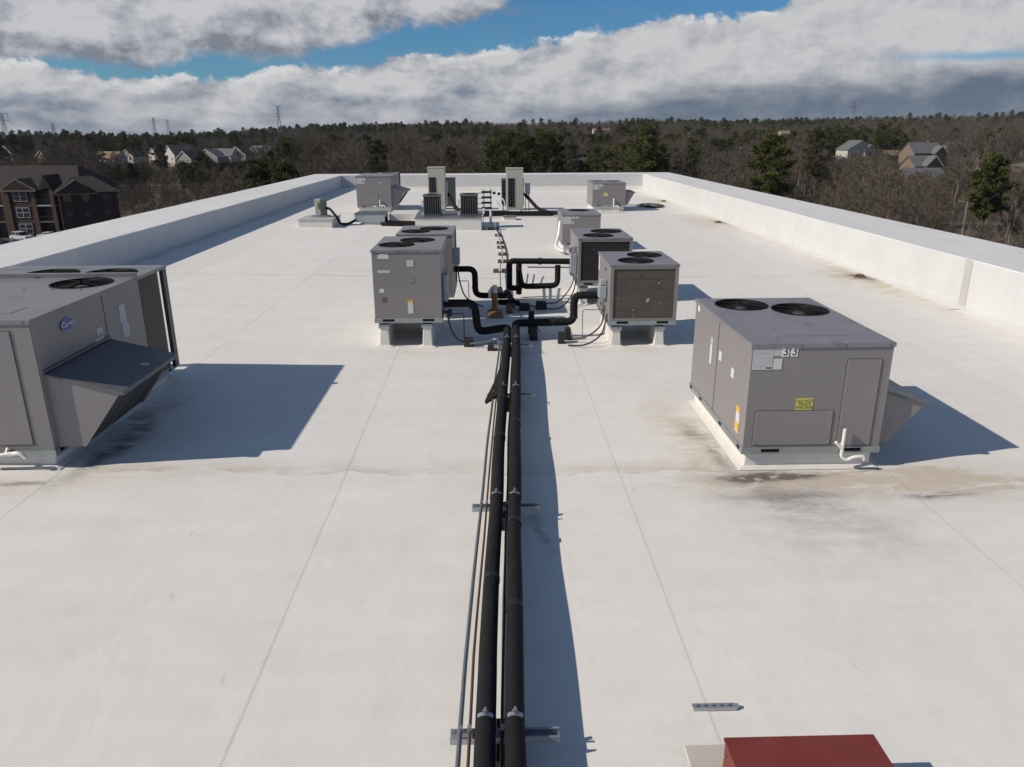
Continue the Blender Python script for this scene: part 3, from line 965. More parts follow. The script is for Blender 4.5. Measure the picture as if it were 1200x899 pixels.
# dark coil beyond the side panel, then a free standing guard panel under the lid edge
MB().box(xf - 0.02, xf + 0.003, 10.10, 10.64, 0.36, 1.73).build('condenser_coil', M['coil_dark'], u)
MB().box(xf, xf + 0.006, 10.66, 10.70, 0.36, 1.77).build('corner_post', M['dkmetal'], u)
MB().box(xf - 0.045, xf + 0.008, 10.87, 10.99, 0.30, 1.735).build('guard_post', M['dkmetal'], u)
MB().box(-6.95, -6.90, 10.87, 10.99, 0.30, 1.735).build('guard_post', M['dkmetal'], u)
MB().box(-6.96, xf + 0.014, 10.727, 11.0, 1.736, 1.782).build('guard_cap', M['top'], u)
MB().box(-6.95, xf + 0.006, 10.72, 10.99, 0.277, 0.30).build('guard_base', M['rail'], u)
MB().tube(rpath([(-5.20, 7.60, 0.38), (-5.20, 7.54, 0.33), (-5.04, 7.52, 0.36), (-4.98, 7.52, 0.30)], 0.05), 0.022, 10).build('drain_pipe', M['pvc'], u, smooth=True)
MB().tube([(-5.06, 7.53, 0.36), (-5.5, 7.53, 0.30)], 0.02, 10).build('drain_pipe', M['pvc'], u, smooth=True)

# --- middle right
u = rooftop_unit('small taupe rooftop unit half hidden behind the dark-coiled condenser', 2.20, 3.40, 24.1, 26.0, 0.21, 1.16,
                 [(2.85, 25.45, 0.33)], GRP, 'white curb under the small rooftop unit behind the condensers')
for a, b_, c, d in ((2.215, 2.47, 0.86, 1.10), (2.48, 2.58, 1.03, 1.10), (2.60, 2.72, 1.03, 1.10), (2.48, 2.57, 0.87, 0.94)):
    label_front(u, a, b_, c, d, 24.1, 'paper2', 'data_label')
MB().tube(curve_path([(2.16, 24.5, 0.9), (2.10, 24.3, 0.5), (2.0, 24.0, 0.18), (2.2, 23.3, 0.12)]), 0.05, 8).build('drain_pipe', M['pvc'], u, smooth=True)
label_side(u, 2.2, 24.9, 24.915, 0.3, 1.1, 'dkmetal', name='panel_seam')

# --- far right
u = rooftop_unit('taupe rooftop unit with yellow sticker near the far right corner', 4.80, 6.38, 37.08, 39.25, 0.235, 1.335,
                 [(5.25, 38.75, 0.30), (5.95, 38.6, 0.32)], GRP, 'cream curb under the rooftop unit at the far right corner')
for a, b_, c, d in ((4.83, 5.06, 1.03, 1.27), (5.08, 5.30, 1.17, 1.28), (5.07, 5.17, 1.05, 1.12)):
    label_front(u, a, b_, c, d, 37.08, 'paper2', 'data_label')
label_front(u, 5.33, 5.53, 0.72, 0.87, 37.08, 'yellow', 'warning_sticker')
MB().tube(rpath([(5.82, 37.02, 0.62), (5.82, 37.02, 0.24), (6.05, 36.99, 0.27), (6.06, 36.99, 0.18)], 0.06), 0.035, 8).build('drain_pipe', M['pvc'], u, smooth=True)
hood(u, 6.38, 1, 37.2, 38.8, 0.92, 0.90, 0.50, 0.28, 0.12)
label_front(u, 5.2, 5.7, 0.08, 0.13, 37.11, 'strip', 'curb_patch')

# --- far left
u = rooftop_unit('taupe rooftop unit with sloping side hood near the far left corner', -6.22, -4.64, 35.87, 39.4, 0.36, 1.77,
                 [(-5.9, 38.9, 0.33), (-5.1, 38.6, 0.33)], GRP, 'white curb under the rooftop unit at the far left corner')
for a, b_, c, d in ((-6.20, -5.92, 1.50, 1.68), (-5.9, -5.78, 1.54, 1.68), (-5.14, -5.07, 1.40, 1.50), (-6.2, -5.83, 1.42, 1.49)):
    label_front(u, a, b_, c, d, 35.87, 'paper2', 'data_label')
panel_front(u, -6.0, -5.25, 0.5, 0.95, 35.87, screws=False)
hood(u, -4.64, 1, 36.0, 37.6, 1.28, 1.08, 0.72, 0.42, 0.2)
MB().box(-4.64, -4.60, 39.35, 39.44, 0.42, 1.8).build('coil_guard', M['dkmetal'], u)
MB().tube(rpath([(-5.17, 35.82, 0.72), (-5.17, 35.82, 0.44), (-4.95, 35.79, 0.46), (-4.94, 35.79, 0.38)], 0.06), 0.03, 8).build('drain_pipe', M['pvc'], u, smooth=True)
MB().tube([(-5.5, 35.80, 0.42), (-5.35, 35.8, 0.42)], 0.03, 8).build('drain_pipe', M['pvc'], u, smooth=True)


# ------------------------------------------------------------------ condensing units on wrapped sleepers
def sleeper(label, x0, x1, y0, y1, z1, group):
    zb = rz((x0 + x1) / 2)
    root = thing('equipment_sleeper', label, 'support', ((x0 + x1) / 2, (y0 + y1) / 2, zb), group)
    cx, cy = (x0 + x1) / 2, (y0 + y1) / 2
    a, b_ = (x1 - x0) / 2, (y1 - y0) / 2
    MB().frus((cx, cy), a + 0.012, b_ + 0.012, zb, z1 - 0.05, a - 0.008, b_).build('sleeper_wrap', M['curb'], root, bevel=0.012)
    MB().frus((cx, cy), a + 0.09, b_ + 0.09, zb + 0.006, zb + 0.03, a + 0.012, b_ + 0.012).build('sleeper_skirt', M['curb'], root)
    MB().frus((cx, cy), a + 0.02, b_ + 0.02, z1 - 0.07, z1, a + 0.014, b_ + 0.012).build('sleeper_cap', M['galv'], root, bevel=0.006)


def condenser(label, x0, x1, y0, y1, z0, z1, fans, front, side):
    zs = z0 - 0.03
    w_ = 0.155
    lo = 'white sleeper under the %s condenser, %s'
    for xx, wh in ((x0 + 0.06, 'on its pipe-free side' if side > 0 else 'on its piped side'), (x1 - 0.34, 'on its piped side' if side > 0 else 'on its pipe-free side')):
        sleeper(lo % (front['who'], wh), xx, xx + w_, y0 + 0.03, y1 - 0.03, zs, 'wrapped sleepers under the condensers')
    root = thing('condensing_unit', label, 'condenser', ((x0 + x1) / 2, (y0 + y1) / 2, zs), 'condensing units on sleepers')
    pads = MB()
    for xx in (x0 + 0.06, x1 - 0.34):
        pads.box(xx + 0.01, xx + w_ - 0.01, y0 + 0.04, y0 + 0.2, zs, z0)
        pads.box(xx + 0.01, xx + w_ - 0.01, y1 - 0.2, y1 - 0.04, zs, z0)
    pads.build('rubber_pads', M['rubber'], root)
    base_rail(root, x0, x1, y0, y1, z0, z0 + 0.085)
    cabinet(root, x0, x1, y0, y1, z0 + 0.085, z1, fans)
    if front['coil']:
        zc0, zc1 = z0 + 0.12, z1 - 0.075
        MB().box(x0 + 0.055, x1 - 0.055, y0 - 0.004, y0 + 0.0, zc0, zc1).build('condenser_coil', M[front['coil']], root)
        for a, b_ in ((x0 - 0.002, x0 + 0.055), (x1 - 0.055, x1 + 0.002)):
            MB().box(a, b_, y0 - 0.018, y0 - 0.001, z0 + 0.09, z1 - 0.05).build('corner_post', M['metal2'], root)
        MB().box(x0 + 0.055, x1 - 0.055, y0 - 0.018, y0 - 0.001, zc1, z1 - 0.05).build('coil_rail', M['metal2'], root)
        MB().box(x0 + 0.055, x1 - 0.055, y0 - 0.018, y0 - 0.001, z0 + 0.09, zc0).build('coil_rail', M['metal2'], root)
        gr = MB()
        nn = 5
        for i in range(1, nn):
            zz = zc0 + (zc1 - zc0) * i / nn
            gr.box(x0 + 0.055, x1 - 0.055, y0 - 0.0055, y0 - 0.0042, zz - 0.0015, zz + 0.0015)
        gr.build('coil_ties', M['filter'], root, kind='stuff')
    return root


# nearest right
c = condenser('nearer condenser with worn brown coil facing front and white paint spot', 2.0, 3.16, 12.75, 14.25, 0.395, 1.448,
              [(2.49, 13.15, 0.30), (2.76, 13.80, 0.30)], dict(coil='coil', who='worn brown-coiled'), -1)
rr = random.Random(5)
for xx, zz, s_, t_ in ((2.655, 0.83, 0.030, 0.045), (2.08, 0.86, 0.012, 0.012), (2.14, 0.865, 0.012, 0.012), (2.83, 1.13, 0.022, 0.012), (2.40, 0.66, 0.014, 0.012), (2.42, 0.545, 0.012, 0.012), (2.90, 0.77, 0.008, 0.02), (2.86, 0.79, 0.006, 0.014), (2.53, 1.24, 0.05, 0.03)):
    n = 9
    MB().prism([(xx + s_ * rr.uniform(0.7, 1.1) * math.cos(2 * math.pi * i / n) + 0.3 * s_ * math.sin(2 * math.pi * i / n), zz + t_ * rr.uniform(0.7, 1.1) * math.sin(2 * math.pi * i / n)) for i in range(n)],
               'y', 12.7445, 12.7462).build('paint_spot', M['spot'] if s_ < 0.04 else M['filter'], c)
for a, b_, cc, d, mt_ in ((14.10, 14.2, 1.12, 1.40, 'white'), (13.08, 13.2, 0.98, 1.06, 'paper'), (13.30, 13.42, 1.24, 1.30, 'logo')):
    label_side(c, 2.0, a, b_, cc, d, mt_)
db = MB().box(1.86, 1.985, 13.05, 13.30, 0.80, 1.02).build('disconnect_box', M['greybox'], c, bevel=0.006)
MB().box(1.88, 1.985, 13.08, 13.27, 1.03, 1.12).build('disconnect_box', M['greybox'], c, bevel=0.006)
MB().box(1.853, 1.86, 13.12, 13.2, 0.92, 0.96).build('switch_handle', M['galv'], db)
vv = MB()
vv.tube([(2.0, 13.25, 0.66), (1.88, 13.25, 0.66)], 0.02, 8)
vv.tube([(1.9, 13.25, 0.63), (1.9, 13.25, 0.72)], 0.026, 8)
vv.tube([(2.0, 13.1, 0.62), (1.93, 13.1, 0.62)], 0.022, 8)
vv.build('service_valve', M['galv'], c, smooth=True)
# second right
c = condenser('farther condenser with clean black coil facing front and red switch', 1.83, 2.98, 16.2, 17.95, 0.42, 1.445,
              [(2.30, 16.65, 0.32), (2.58, 17.40, 0.34)], dict(coil='coil_dark', who='black-coiled'), -1)
db = MB().box(1.68, 1.815, 16.35, 16.65, 0.62, 1.08).build('disconnect_box', M['greybox'], c, bevel=0.006)
MB().box(1.70, 1.815, 16.6, 16.8, 1.08, 1.22).build('disconnect_box', M['greybox'], c, bevel=0.006)
MB().box(1.665, 1.69, 16.45, 16.55, 1.10, 1.20).build('switch_handle', M['redsw'], db)
# nearest left
c = condenser('nearer tall condenser with plain taupe panel and small stickers on its front', -2.03, -0.89, 12.74, 14.5, 0.475, 1.725,
              [(-1.68, 13.35, 0.30), (-1.37, 13.95, 0.30)], dict(coil=None, who='nearer tall taupe'), 1)
yf = 12.74
for a, b_, cc, d, mt_ in ((-1.93, -1.745, 1.575, 1.64, 'paper'), (-1.90, -1.77, 1.64, 1.66, 'paper'), (-1.945, -1.73, 1.335, 1.385, 'paper2'), (-1.45, -1.335, 1.44, 1.555, 'paper2'), (-1.93, -1.85, 1.00, 1.07, 'paper'), (-1.89, -1.82, 0.84, 0.93, 'rust'), (-1.46, -1.37, 0.64, 0.87, 'paper')):
    label_front(c, a, b_, cc, d, yf, mt_)
label_front(c, -1.46, -1.37, 0.83, 0.872, yf, 'orange', 'sticker_band', 0.001)
MB().box(-1.42, -1.34, yf - 0.006, yf - 0.001, 1.17, 1.26).build('knockout_plate', M['metal2'], c)
label_side(c, -0.89, 13.0, 13.3, 1.35, 1.6, 'paper2', 1)
MB().box(-0.875, -0.80, 13.15, 13.5, 0.75, 1.22).build('disconnect_box', M['greybox'], c, bevel=0.006)
vv = MB()
vv.tube([(-0.89, 12.95, 0.62), (-0.74, 12.95, 0.60)], 0.025, 8)
vv.tube([(-0.76, 12.95, 0.66), (-0.76, 12.95, 0.54)], 0.035, 8)
vv.build('service_valve', M['rubber'], c, smooth=True)
# second left
c = condenser('farther tall condenser mostly hidden behind the plain taupe one', -1.86, -0.79, 14.85, 16.3, 0.475, 1.72,
              [(-1.53, 15.3, 0.27), (-1.20, 15.75, 0.28)], dict(coil=None, who='farther tall taupe'), 1)
MB().box(-0.775, -0.66, 15.0, 15.3, 1.10, 1.40).build('disconnect_box', M['greybox'], c, bevel=0.006)
MB().box(-0.78, -0.76, 15.9, 15.98, 0.6, 1.70).build('corner_post', M['dkmetal'], c)


# ------------------------------------------------------------------ pipe run along the middle of the roof
def sag(path, r, rad_j=None):
    return MB().tube(path, r, 14)


def insulated(label, segs, joints, group='insulated refrigerant pipes'):
    root = thing('insulated_pipe', label, 'pipe', segs[0][0][0], group)
    for path, r_ in segs:
        MB().tube(path, r_, 16).build('pipe_section', M['foam'], root, smooth=True)
    for p0, p1, r_ in joints:
        MB().tube([p0, p1], r_, 16).build('joint_tape', M['tape'], root, smooth=True)
    return root


SUP = [(0.035, 3.62), (0.095, 6.52), (0.22, 9.78), (0.32, 12.35)]     # x,y of the cross supports
ZS = 0.175                                                             # top of struts


def zig(xs_ys, y0, y1):
    ys_ = [q_[1] for q_ in xs_ys]
    xs_ = [q_[0] for q_ in xs_ys]
    return lambda yy: float(np.interp(yy, ys_, xs_))


fR = zig([(0.03, -8), (0.088, 3.0), (0.095, 3.4), (0.118, 4.3), (0.152, 5.6), (0.185, 6.6), (0.238, 8.3), (0.338, 11.0), (0.40, 13.2)], 0, 0)
fL = zig([(-0.12, -8), (-0.082, 3.0), (-0.078, 3.4), (-0.066, 4.3), (-0.022, 5.6), (0.01, 6.6), (0.060, 8.3), (0.168, 11.0), (0.25, 13.0)], 0, 0)


def run(fx, ya, yb, z_, amp=0.007, n=14, ph=0.0):
    return [(fx(ya + (yb - ya) * i / n) + 0.45 * amp * math.sin((ya + (yb - ya) * i / n) * 2.7 + 2 * ph + 1), ya + (yb - ya) * i / n, z_ + amp * math.sin((ya + (yb - ya) * i / n) * 1.9 + ph)) for i in range(n + 1)]


zp = ZS + 0.072
ends = [-8, 3.60, 6.50, 9.76, 12.33]
rads = [0.060, 0.060, 0.066, 0.068, 0.072]
segsR = [(run(fR, ends[i], ends[i + 1], zp), rads[i]) for i in range(4)]
segsR.append((rpath([(fR(12.33), 12.33, zp), (0.40, 13.45, zp + 0.03), (1.46, 13.45, 0.30), (1.46, 13.45, 0.785), (2.0, 13.45, 0.785)], 0.13), 0.070))
jR = [((fR(yy), yy, zp), (fR(yy + 0.07), yy + 0.07, zp), r_ + 0.004) for yy, r_ in ((4.72, 0.060), (8.45, 0.066), (10.9, 0.068), (6.0, 0.06))]
jR += [((1.46, 13.45, 0.36), (1.46, 13.45, 0.42), 0.074), ((1.05, 13.45, 0.30), (1.11, 13.45, 0.30), 0.074)]
insulated('thick black insulated pipe on the sunny right of the run, leading to the brown-coiled condenser', segsR, jR)
segsL = [(run(fL, ends[i], ends[i + 1], zp, ph=1.0), rads[i] + (0.002 if i < 2 else 0)) for i in range(4)]
segsL.append((rpath([(fL(12.33), 12.33, zp), (0.25, 13.25, zp), (-0.28, 13.25, 0.17), (-0.34, 13.25, 0.70), (-0.89, 13.25, 0.70)], 0.13), 0.070))
jL = [((fL(yy), yy, zp), (fL(yy + 0.07), yy + 0.07, zp), r_ + 0.004) for yy, r_ in ((5.1, 0.060), (8.0, 0.066), (9.3, 0.066))]
insulated('thick black insulated pipe on the left of the run, leading to the plain taupe condenser', segsL, jL)


def thin(label, path, r_, mat, name='conduit', cat='conduit', group=None, seg=8):
    o = MB().tube(path, r_, seg).build(name, M[mat], smooth=True)
    return tag(o, label, cat, group)


zc1 = ZS + 0.022
f1 = lambda yy: fL(yy) - 0.15 + 0.004 * max(0, yy - 5)
p1 = run(f1, -8, 12.3, zc1 + 0.003, 0.004, 40, 0.6)
thin('grey steel conduit on the far left of the pipe run', p1 + rpath([p1[-1], (0.055, 12.72, 0.19), (-0.1, 12.72, 0.13), (-0.42, 12.72, 0.10)], 0.12), 0.015, 'conduit', group='thin lines beside the big pipes')
f2 = lambda yy: fL(yy) - 0.095 + 0.002 * max(0, yy - 5)
thin('rusty brown copper line beside the grey conduit', run(f2, -8, 12.5, zc1 - 0.004, 0.004, 40, 1.7), 0.010, 'copper', 'copper_line', 'pipe', 'thin lines beside the big pipes')
f3 = lambda yy: (fL(yy) + fR(yy)) / 2 + 0.012
thin('thin dark line laid between the two big pipes', run(f3, -8, 12.6, zc1 - 0.006, 0.008, 40, 0.2), 0.010, 'cable', 'copper_line', 'pipe', 'thin lines beside the big pipes')


def support(label, xc, yc_, first=False):
    root = thing('pipe_support', label, 'pipe support', (xc, yc_, 0), 'pipe supports under the run')
    x0, x1 = xc - 0.32, xc + 0.33
    bl = MB().frus((xc, yc_), 0.075, 0.20, rz(xc) + 0.006, ZS - 0.045, 0.06, 0.17)
    bl.build('rubber_block', M['rubber'], root, bevel=0.006)
    st_ = MB()
    # strut: open channel lying on its back with slotted web
    st_.box(x0, x1, yc_ - 0.041, yc_ - 0.037, ZS - 0.045, ZS - 0.001)
    st_.box(x0, x1, yc_ + 0.037, yc_ + 0.041, ZS - 0.045, ZS - 0.001)
    st_.box(x0, x1, yc_ - 0.037, yc_ + 0.037, ZS - 0.0455, ZS - 0.042)
    st_.box(x0, x1, yc_ - 0.037, yc_ - 0.028, ZS - 0.006, ZS - 0.002)
    st_.box(x0, x1, yc_ + 0.028, yc_ + 0.037, ZS - 0.006, ZS - 0.002)
    so = st_.build('strut_channel', M['galv'], root)
    for fx, r_ in ((fL, 0.062), (fR, 0.062)):
        cl = MB()
        cx = fx(yc_)
        pts = [(cx + (r_ + 0.010) * math.cos(a), zp + (r_ + 0.010) * math.sin(a)) for a in [R(50 + 10 * i) for i in range(9)]]
        inn = [(cx + (r_ - 0.002) * math.cos(a), zp + (r_ - 0.002) * math.sin(a)) for a in [R(50 + 10 * i) for i in range(9)]]
        cl.prism(pts + inn[::-1], 'y', yc_ - 0.014, yc_ + 0.014)
        cl.box(cx - 0.006, cx + 0.006, yc_ - 0.013, yc_ + 0.013, zp + r_ + 0.008, zp + r_ + 0.045)
        cl.box(cx - 0.016, cx + 0.016, yc_ - 0.006, yc_ + 0.006, zp + r_ + 0.02, zp + r_ + 0.034)
        cl.build('pipe_clamp', M['galv'], root)
    for fx in (f1, f2, f3):
        cx = fx(yc_)
        MB().box(cx - 0.012, cx + 0.012, yc_ - 0.014, yc_ + 0.014, zc1 + 0.0, zc1 + 0.03).build('conduit_clamp', M['galv'], root)
    return root


names = ['closest galvanised pipe support, at the bottom edge of the picture', 'second pipe support from the bottom of the picture, beside the beige silt line',
         'third pipe support from the bottom, next to the black flap', 'pipe support just short of the condenser branches']
for (xc, yy), nm in zip(SUP, names):
    support(nm, xc, yy)

# black flap of insulation leaning on the third support
fl = MB()
fl.add([(-0.13, 9.50, 0.155), (-0.11, 9.44, 0.155), (0.055, 9.55, 0.22), (0.10, 10.95, 0.235), (0.02, 10.3, 0.20), (-0.13, 9.50, 0.185), (-0.11, 9.44, 0.185), (0.055, 9.55, 0.26), (0.10, 10.95, 0.26), (0.02, 10.3, 0.235)],
       [(0, 1, 2, 3, 4), (9, 8, 7, 6, 5), (0, 5, 6, 1), (1, 6, 7, 2), (2, 7, 8, 3), (3, 8, 9, 4), (4, 9, 5, 0)])
tag(fl.build('insulation_flap', M['foam']), 'black triangular flap of insulation sticking out left of the pipes', 'insulation')

# branches of the second pair of condensers
insulated('black insulated branch pipe from the farther tall condenser dropping to the roof',
          [(rpath([(-0.79, 15.5, 0.93), (-0.375, 15.5, 0.93), (-0.37, 15.5, 0.38), (0.28, 15.5, 0.36)], 0.14), 0.062)], [((-0.375, 15.5, 0.52), (-0.375, 15.5, 0.57), 0.066)])
insulated('long black upper branch pipe reaching the black-coiled condenser',
          [(rpath([(0.36, 16.55, 0.30), (0.36, 16.55, 0.92), (1.72, 16.55, 0.90)], 0.10), 0.064), ([(0.36, 16.6, 0.32), (0.62, 16.5, 0.32)], 0.062)], [((1.0, 16.55, 0.91), (1.06, 16.55, 0.91), 0.077)])
insulated('black lower branch pipe with riser under the long upper branch',
          [(rpath([(1.40, 16.3, 0.86), (1.40, 16.3, 0.42), (0.62, 16.3, 0.40), (0.55, 16.3, 0.80)], 0.13), 0.062)], [((0.9, 16.3, 0.405), (0.95, 16.3, 0.405), 0.066)])
insulated('short stout black riser beside the junction behind the vent pipe',
          [(rpath([(0.58, 17.0, 0.10), (0.58, 16.9, 0.85)], 0.1), 0.066), ([(0.42, 15.6, 0.20), (0.30, 16.7, 0.20)], 0.066), ([(0.12, 15.95, 0.14), (0.55, 15.8, 0.14)], 0.062)], [])
for i, (xa, ya, xb, yb) in enumerate(((0.72, 16.55, 0.85, 18.4), (0.85, 16.5, 1.0, 18.3), (1.0, 16.5, 1.2, 18.0))):
    thin(('grey conduit fanning out past the branch pipes, nearest the riser', 'grey conduit fanning out past the branch pipes, middle of three', 'grey conduit fanning out past the branch pipes, farthest from the riser')[i],
         [(xa, ya, 0.32), (xb, yb, 0.30)], 0.022, 'conduit', group='conduits by the second junction')
thin('grey conduit running level under the long upper branch pipe', [(0.75, 16.45, 0.80), (1.85, 16.45, 0.78)], 0.015, 'conduit', group='conduits by the second junction')
# control cables and liquid lines
CG = 'control cables at the condensers'
thin('black cable drooping from the brown-coiled condenser, upper of two', curve_path([(1.96, 13.1, 0.66), (1.9, 13.0, 0.35), (1.65, 12.95, 0.15), (1.35, 13.1, 0.06)]), 0.014, 'cable', 'cable', 'cable', CG)
thin('black cable drooping from the brown-coiled condenser, lower of two', curve_path([(1.99, 12.95, 0.55), (1.88, 12.82, 0.22), (1.6, 12.72, 0.06), (1.3, 12.8, 0.03)]), 0.014, 'cable', 'cable', 'cable', CG)
thin('thin grey line squared off beside the brown-coiled condenser', rpath([(1.98, 13.25, 0.56), (1.60, 13.25, 0.56), (1.60, 13.25, 0.05), (1.45, 13.2, 0.03)], 0.03), 0.008, 'conduit', 'copper_line', 'pipe', CG)
thin('black cable looping from the black-coiled condenser, outer loop', curve_path([(1.80, 16.3, 0.6), (1.72, 16.1, 0.3), (1.45, 15.7, 0.08), (1.1, 15.6, 0.06), (0.75, 15.9, 0.08)]), 0.015, 'cable', 'cable', 'cable', CG)
thin('black cable looping from the black-coiled condenser, inner loop', curve_path([(1.78, 16.4, 0.7), (1.68, 16.2, 0.4), (1.35, 15.95, 0.12), (0.95, 16.1, 0.09)]), 0.013, 'cable', 'cable', 'cable', CG)
thin('black cable drooping from the nearer tall condenser', curve_path([(-0.80, 12.9, 0.6), (-0.74, 12.85, 0.32), (-0.6, 12.85, 0.12), (-0.35, 12.9, 0.06)]), 0.015, 'cable', 'cable', 'cable', CG)
thin('thin dark line squared off beside the nearer tall condenser', rpath([(-0.76, 12.95, 0.58), (-0.52, 12.95, 0.58), (-0.52, 12.95, 0.06)], 0.03), 0.009, 'cable', 'copper_line', 'pipe', CG)
thin('black cable drooping from the farther tall condenser', curve_path([(-0.70, 15.1, 1.1), (-0.68, 15.1, 0.8), (-0.55, 15.1, 0.42), (-0.2, 15.2, 0.2)]), 0.014, 'cable', 'cable', 'cable', CG)
thin('thin grey line squared off beside the farther tall condenser', rpath([(-0.72, 15.3, 0.72), (-0.5, 15.3, 0.72), (-0.5, 15.3, 0.1)], 0.03), 0.008, 'conduit', 'copper_line', 'pipe', CG)
thin('pair line slanting across the roof between the two right condensers, left', [(0.62, 14.0, 0.05), (0.50, 15.6, 0.05)], 0.010, 'conduit', 'copper_line', 'pipe', CG)
thin('pair line slanting across the roof between the two right condensers, right', [(0.86, 13.75, 0.05), (0.70, 15.3, 0.05)], 0.014, 'conduit', 'copper_line', 'pipe', CG)


# small rubber feet
def block(label, xc, yc_, a, b_, h, mat='rubber', name='rubber_foot', cat='support block', group='rubber feet under the branches'):
    return tag(MB().frus((xc, yc_), a, b_, rz(xc) + 0.004, rz(xc) + h, a * 0.85, b_ * 0.85).build(name, M[mat], bevel=0.008), label, cat, group)


block('black rubber foot under the right branch nearest the pipe elbow', 0.72, 13.32, 0.075, 0.11, 0.24)
block('black rubber foot standing behind the right branch', 0.70, 13.72, 0.06, 0.05, 0.44)
block('left one of two black rubber feet below the riser of the brown-coiled condenser', 1.20, 13.05, 0.06, 0.09, 0.20)
block('right one of two black rubber feet below the riser of the brown-coiled condenser', 1.34, 13.3, 0.06, 0.09, 0.22)
block('black rubber foot under the thin line of the nearer tall condenser', -0.44, 12.85, 0.085, 0.08, 0.15)
block('black foot clamped to the pale conduit by the pipe elbow', -0.03, 12.62, 0.085, 0.08, 0.12)
block('black rubber foot under the second junction, left', 0.66, 15.75, 0.12, 0.12, 0.14)
block('black rubber foot under the second junction, right', 1.02, 15.85, 0.12, 0.12, 0.16)
block('flat black rubber foot where the thin line meets the junction', 0.07, 17.6, 0.16, 0.2, 0.12)

# vent pipe with brown wrap
v = thing('vent_pipe', 'brown wrapped vent pipe with white top on a square foot', 'vent pipe', (0.03, 15.25, 0))
MB().frus((0.03, 15.15), 0.17, 0.17, 0.004, 0.14, 0.13, 0.11).build('vent_foot', M['brownpipe'], v, bevel=0.01)
MB().tube([(0.03, 15.15, 0.12), (0.03, 15.15, 0.50)], 0.062, 14).build('vent_sleeve', M['brownpipe'], v, smooth=True)
MB().tube([(0.03, 15.15, 0.48), (0.03, 15.15, 0.655)], 0.050, 14).build('vent_top', M['pvc'], v, smooth=True)
MB().box(-0.10, -0.04, 15.12, 15.24, 0.40, 0.55).build('vent_clamp', M['pvc'], v)
jb = thing('junction_box', 'small brown junction box with loose white hose beside the vent pipe', 'junction box', (0.36, 15.5, 0))
MB().box(0.27, 0.45, 15.42, 15.6, 0.005, 0.19).build('box_body', M['wood'], jb, bevel=0.01)
MB().box(0.31, 0.41, 15.412, 15.42, 0.05, 0.15).build('box_lid', M['brownpipe'], jb)
MB().tube(curve_path([(0.42, 15.41, 0.09), (0.40, 15.2, 0.02), (0.25, 15.1, 0.014), (0.1, 15.0, 0.014)]), 0.013, 8).build('hose', M['pvc'], jb, smooth=True)

# wood blocks marching down the roof under a thin line
k_ = 0
bl_pos = [(0.13, 30.2, 0.06), (0.20, 28.0, 0.065), (0.25, 26.0, 0.065), (0.26, 24.9, 0.065), (0.29, 23.4, 0.065), (0.27, 22.0, 0.07), (0.19, 20.4, 0.10)]
for xx, yy, a in bl_pos:
    for sg in (-1, 1):
        block('small brown wood block in the double row carrying a thin line', xx + sg * a * 1.1, yy, a * 0.8, a * 1.4, 0.09, 'wood', 'wood_block', 'wood block', 'wood blocks in a double row')
thin('thin dark line carried by the row of wood blocks', [(0.17, 17.6, 0.12)] + [(xx, yy, 0.115) for xx, yy, a in bl_pos[::-1]], 0.012, 'cable', 'copper_line', 'pipe', 'far thin lines')
thin('black cable curving from the far gutter box to the second junction', curve_path([(0.12, 29.9, 0.05), (0.33, 27.5, 0.02), (0.42, 24.5, 0.02), (0.42, 21.5, 0.02), (0.38, 17.2, 0.05)]), 0.02, 'cable', 'cable', 'cable', 'far thin lines')
gb = thing('gutter_box', 'low open box with rusty end beside the big equipment curb', 'box', (-0.12, 30.0, 0))
MB().box(-0.36, 0.06, 29.9, 30.2, 0.005, 0.10).build('box_body', M['dkmetal'], gb)
MB().box(-0.30, -0.18, 29.89, 29.9, 0.02, 0.09).build('rusty_end', M['orange'], gb)
MB().box(-0.36, -0.345, 29.9, 30.0, 0.10, 0.66).build('gutter_post', M['dkmetal'], gb)
MB().box(0.06, 0.12, 29.9, 30.2, 0.005, 0.28).build('box_end', M['greybox'], gb)

# ------------------------------------------------------------------ far group: curbs, condensers, heat pumps
def stand(label, x0, x1, y0, y1, z1, edge=True, body='curb', cap='lid'):
    root = thing('equipment_curb', label, 'equipment curb', ((x0 + x1) / 2, (y0 + y1) / 2, rz((x0 + x1) / 2)), 'equipment curbs at the far end')
    MB().add([(x0, y0, rz(x0)), (x1, y0, rz(x1)), (x1, y1, rz(x1)), (x0, y1, rz(x0)), (x0, y0, z1 - 0.03), (x1, y0, z1 - 0.03), (x1, y1, z1 - 0.03), (x0, y1, z1 - 0.03)],
             [(0, 1, 5, 4), (1, 2, 6, 5), (2, 3, 7, 6), (3, 0, 4, 7), (4, 5, 6, 7)]).build('curb_wall', M[body], root)
    if edge:
        MB().box(x0 - 0.03, x1 + 0.03, y0 - 0.03, y1 + 0.03, z1 - 0.028, z1).build('curb_cap', M[cap], root, bevel=0.006)
    return root


stand('low white equipment curb carrying the small beige outdoor unit', -7.41, -6.14, 29.58, 31.3, 0.49, cap='strip')
stand('long white equipment curb carrying two dark louvred condensers', -2.98, -0.43, 29.73, 32.5, 0.51)
stand('plain white equipment curb between the grey box and the long curb', -4.22, -3.12, 31.6, 33.4, 0.50, edge=False)
g = thing('pipe_cover_box', 'grey metal pipe cover box on a white base beside the far left unit', 'cover box', (-4.9, 31.4, 0.12))
MB().box(-5.25, -4.5, 31.0, 31.9, rz(-4.9), 0.24).build('box_base', M['curb'], g)
MB().box(-5.50, -4.30, 30.9, 32.0, 0.24, 0.55).build('box_body', M['greybox'], g, bevel=0.01)
MB().box(-5.52, -4.28, 30.88, 32.02, 0.55, 0.57).build('box_lid', M['lid'], g)
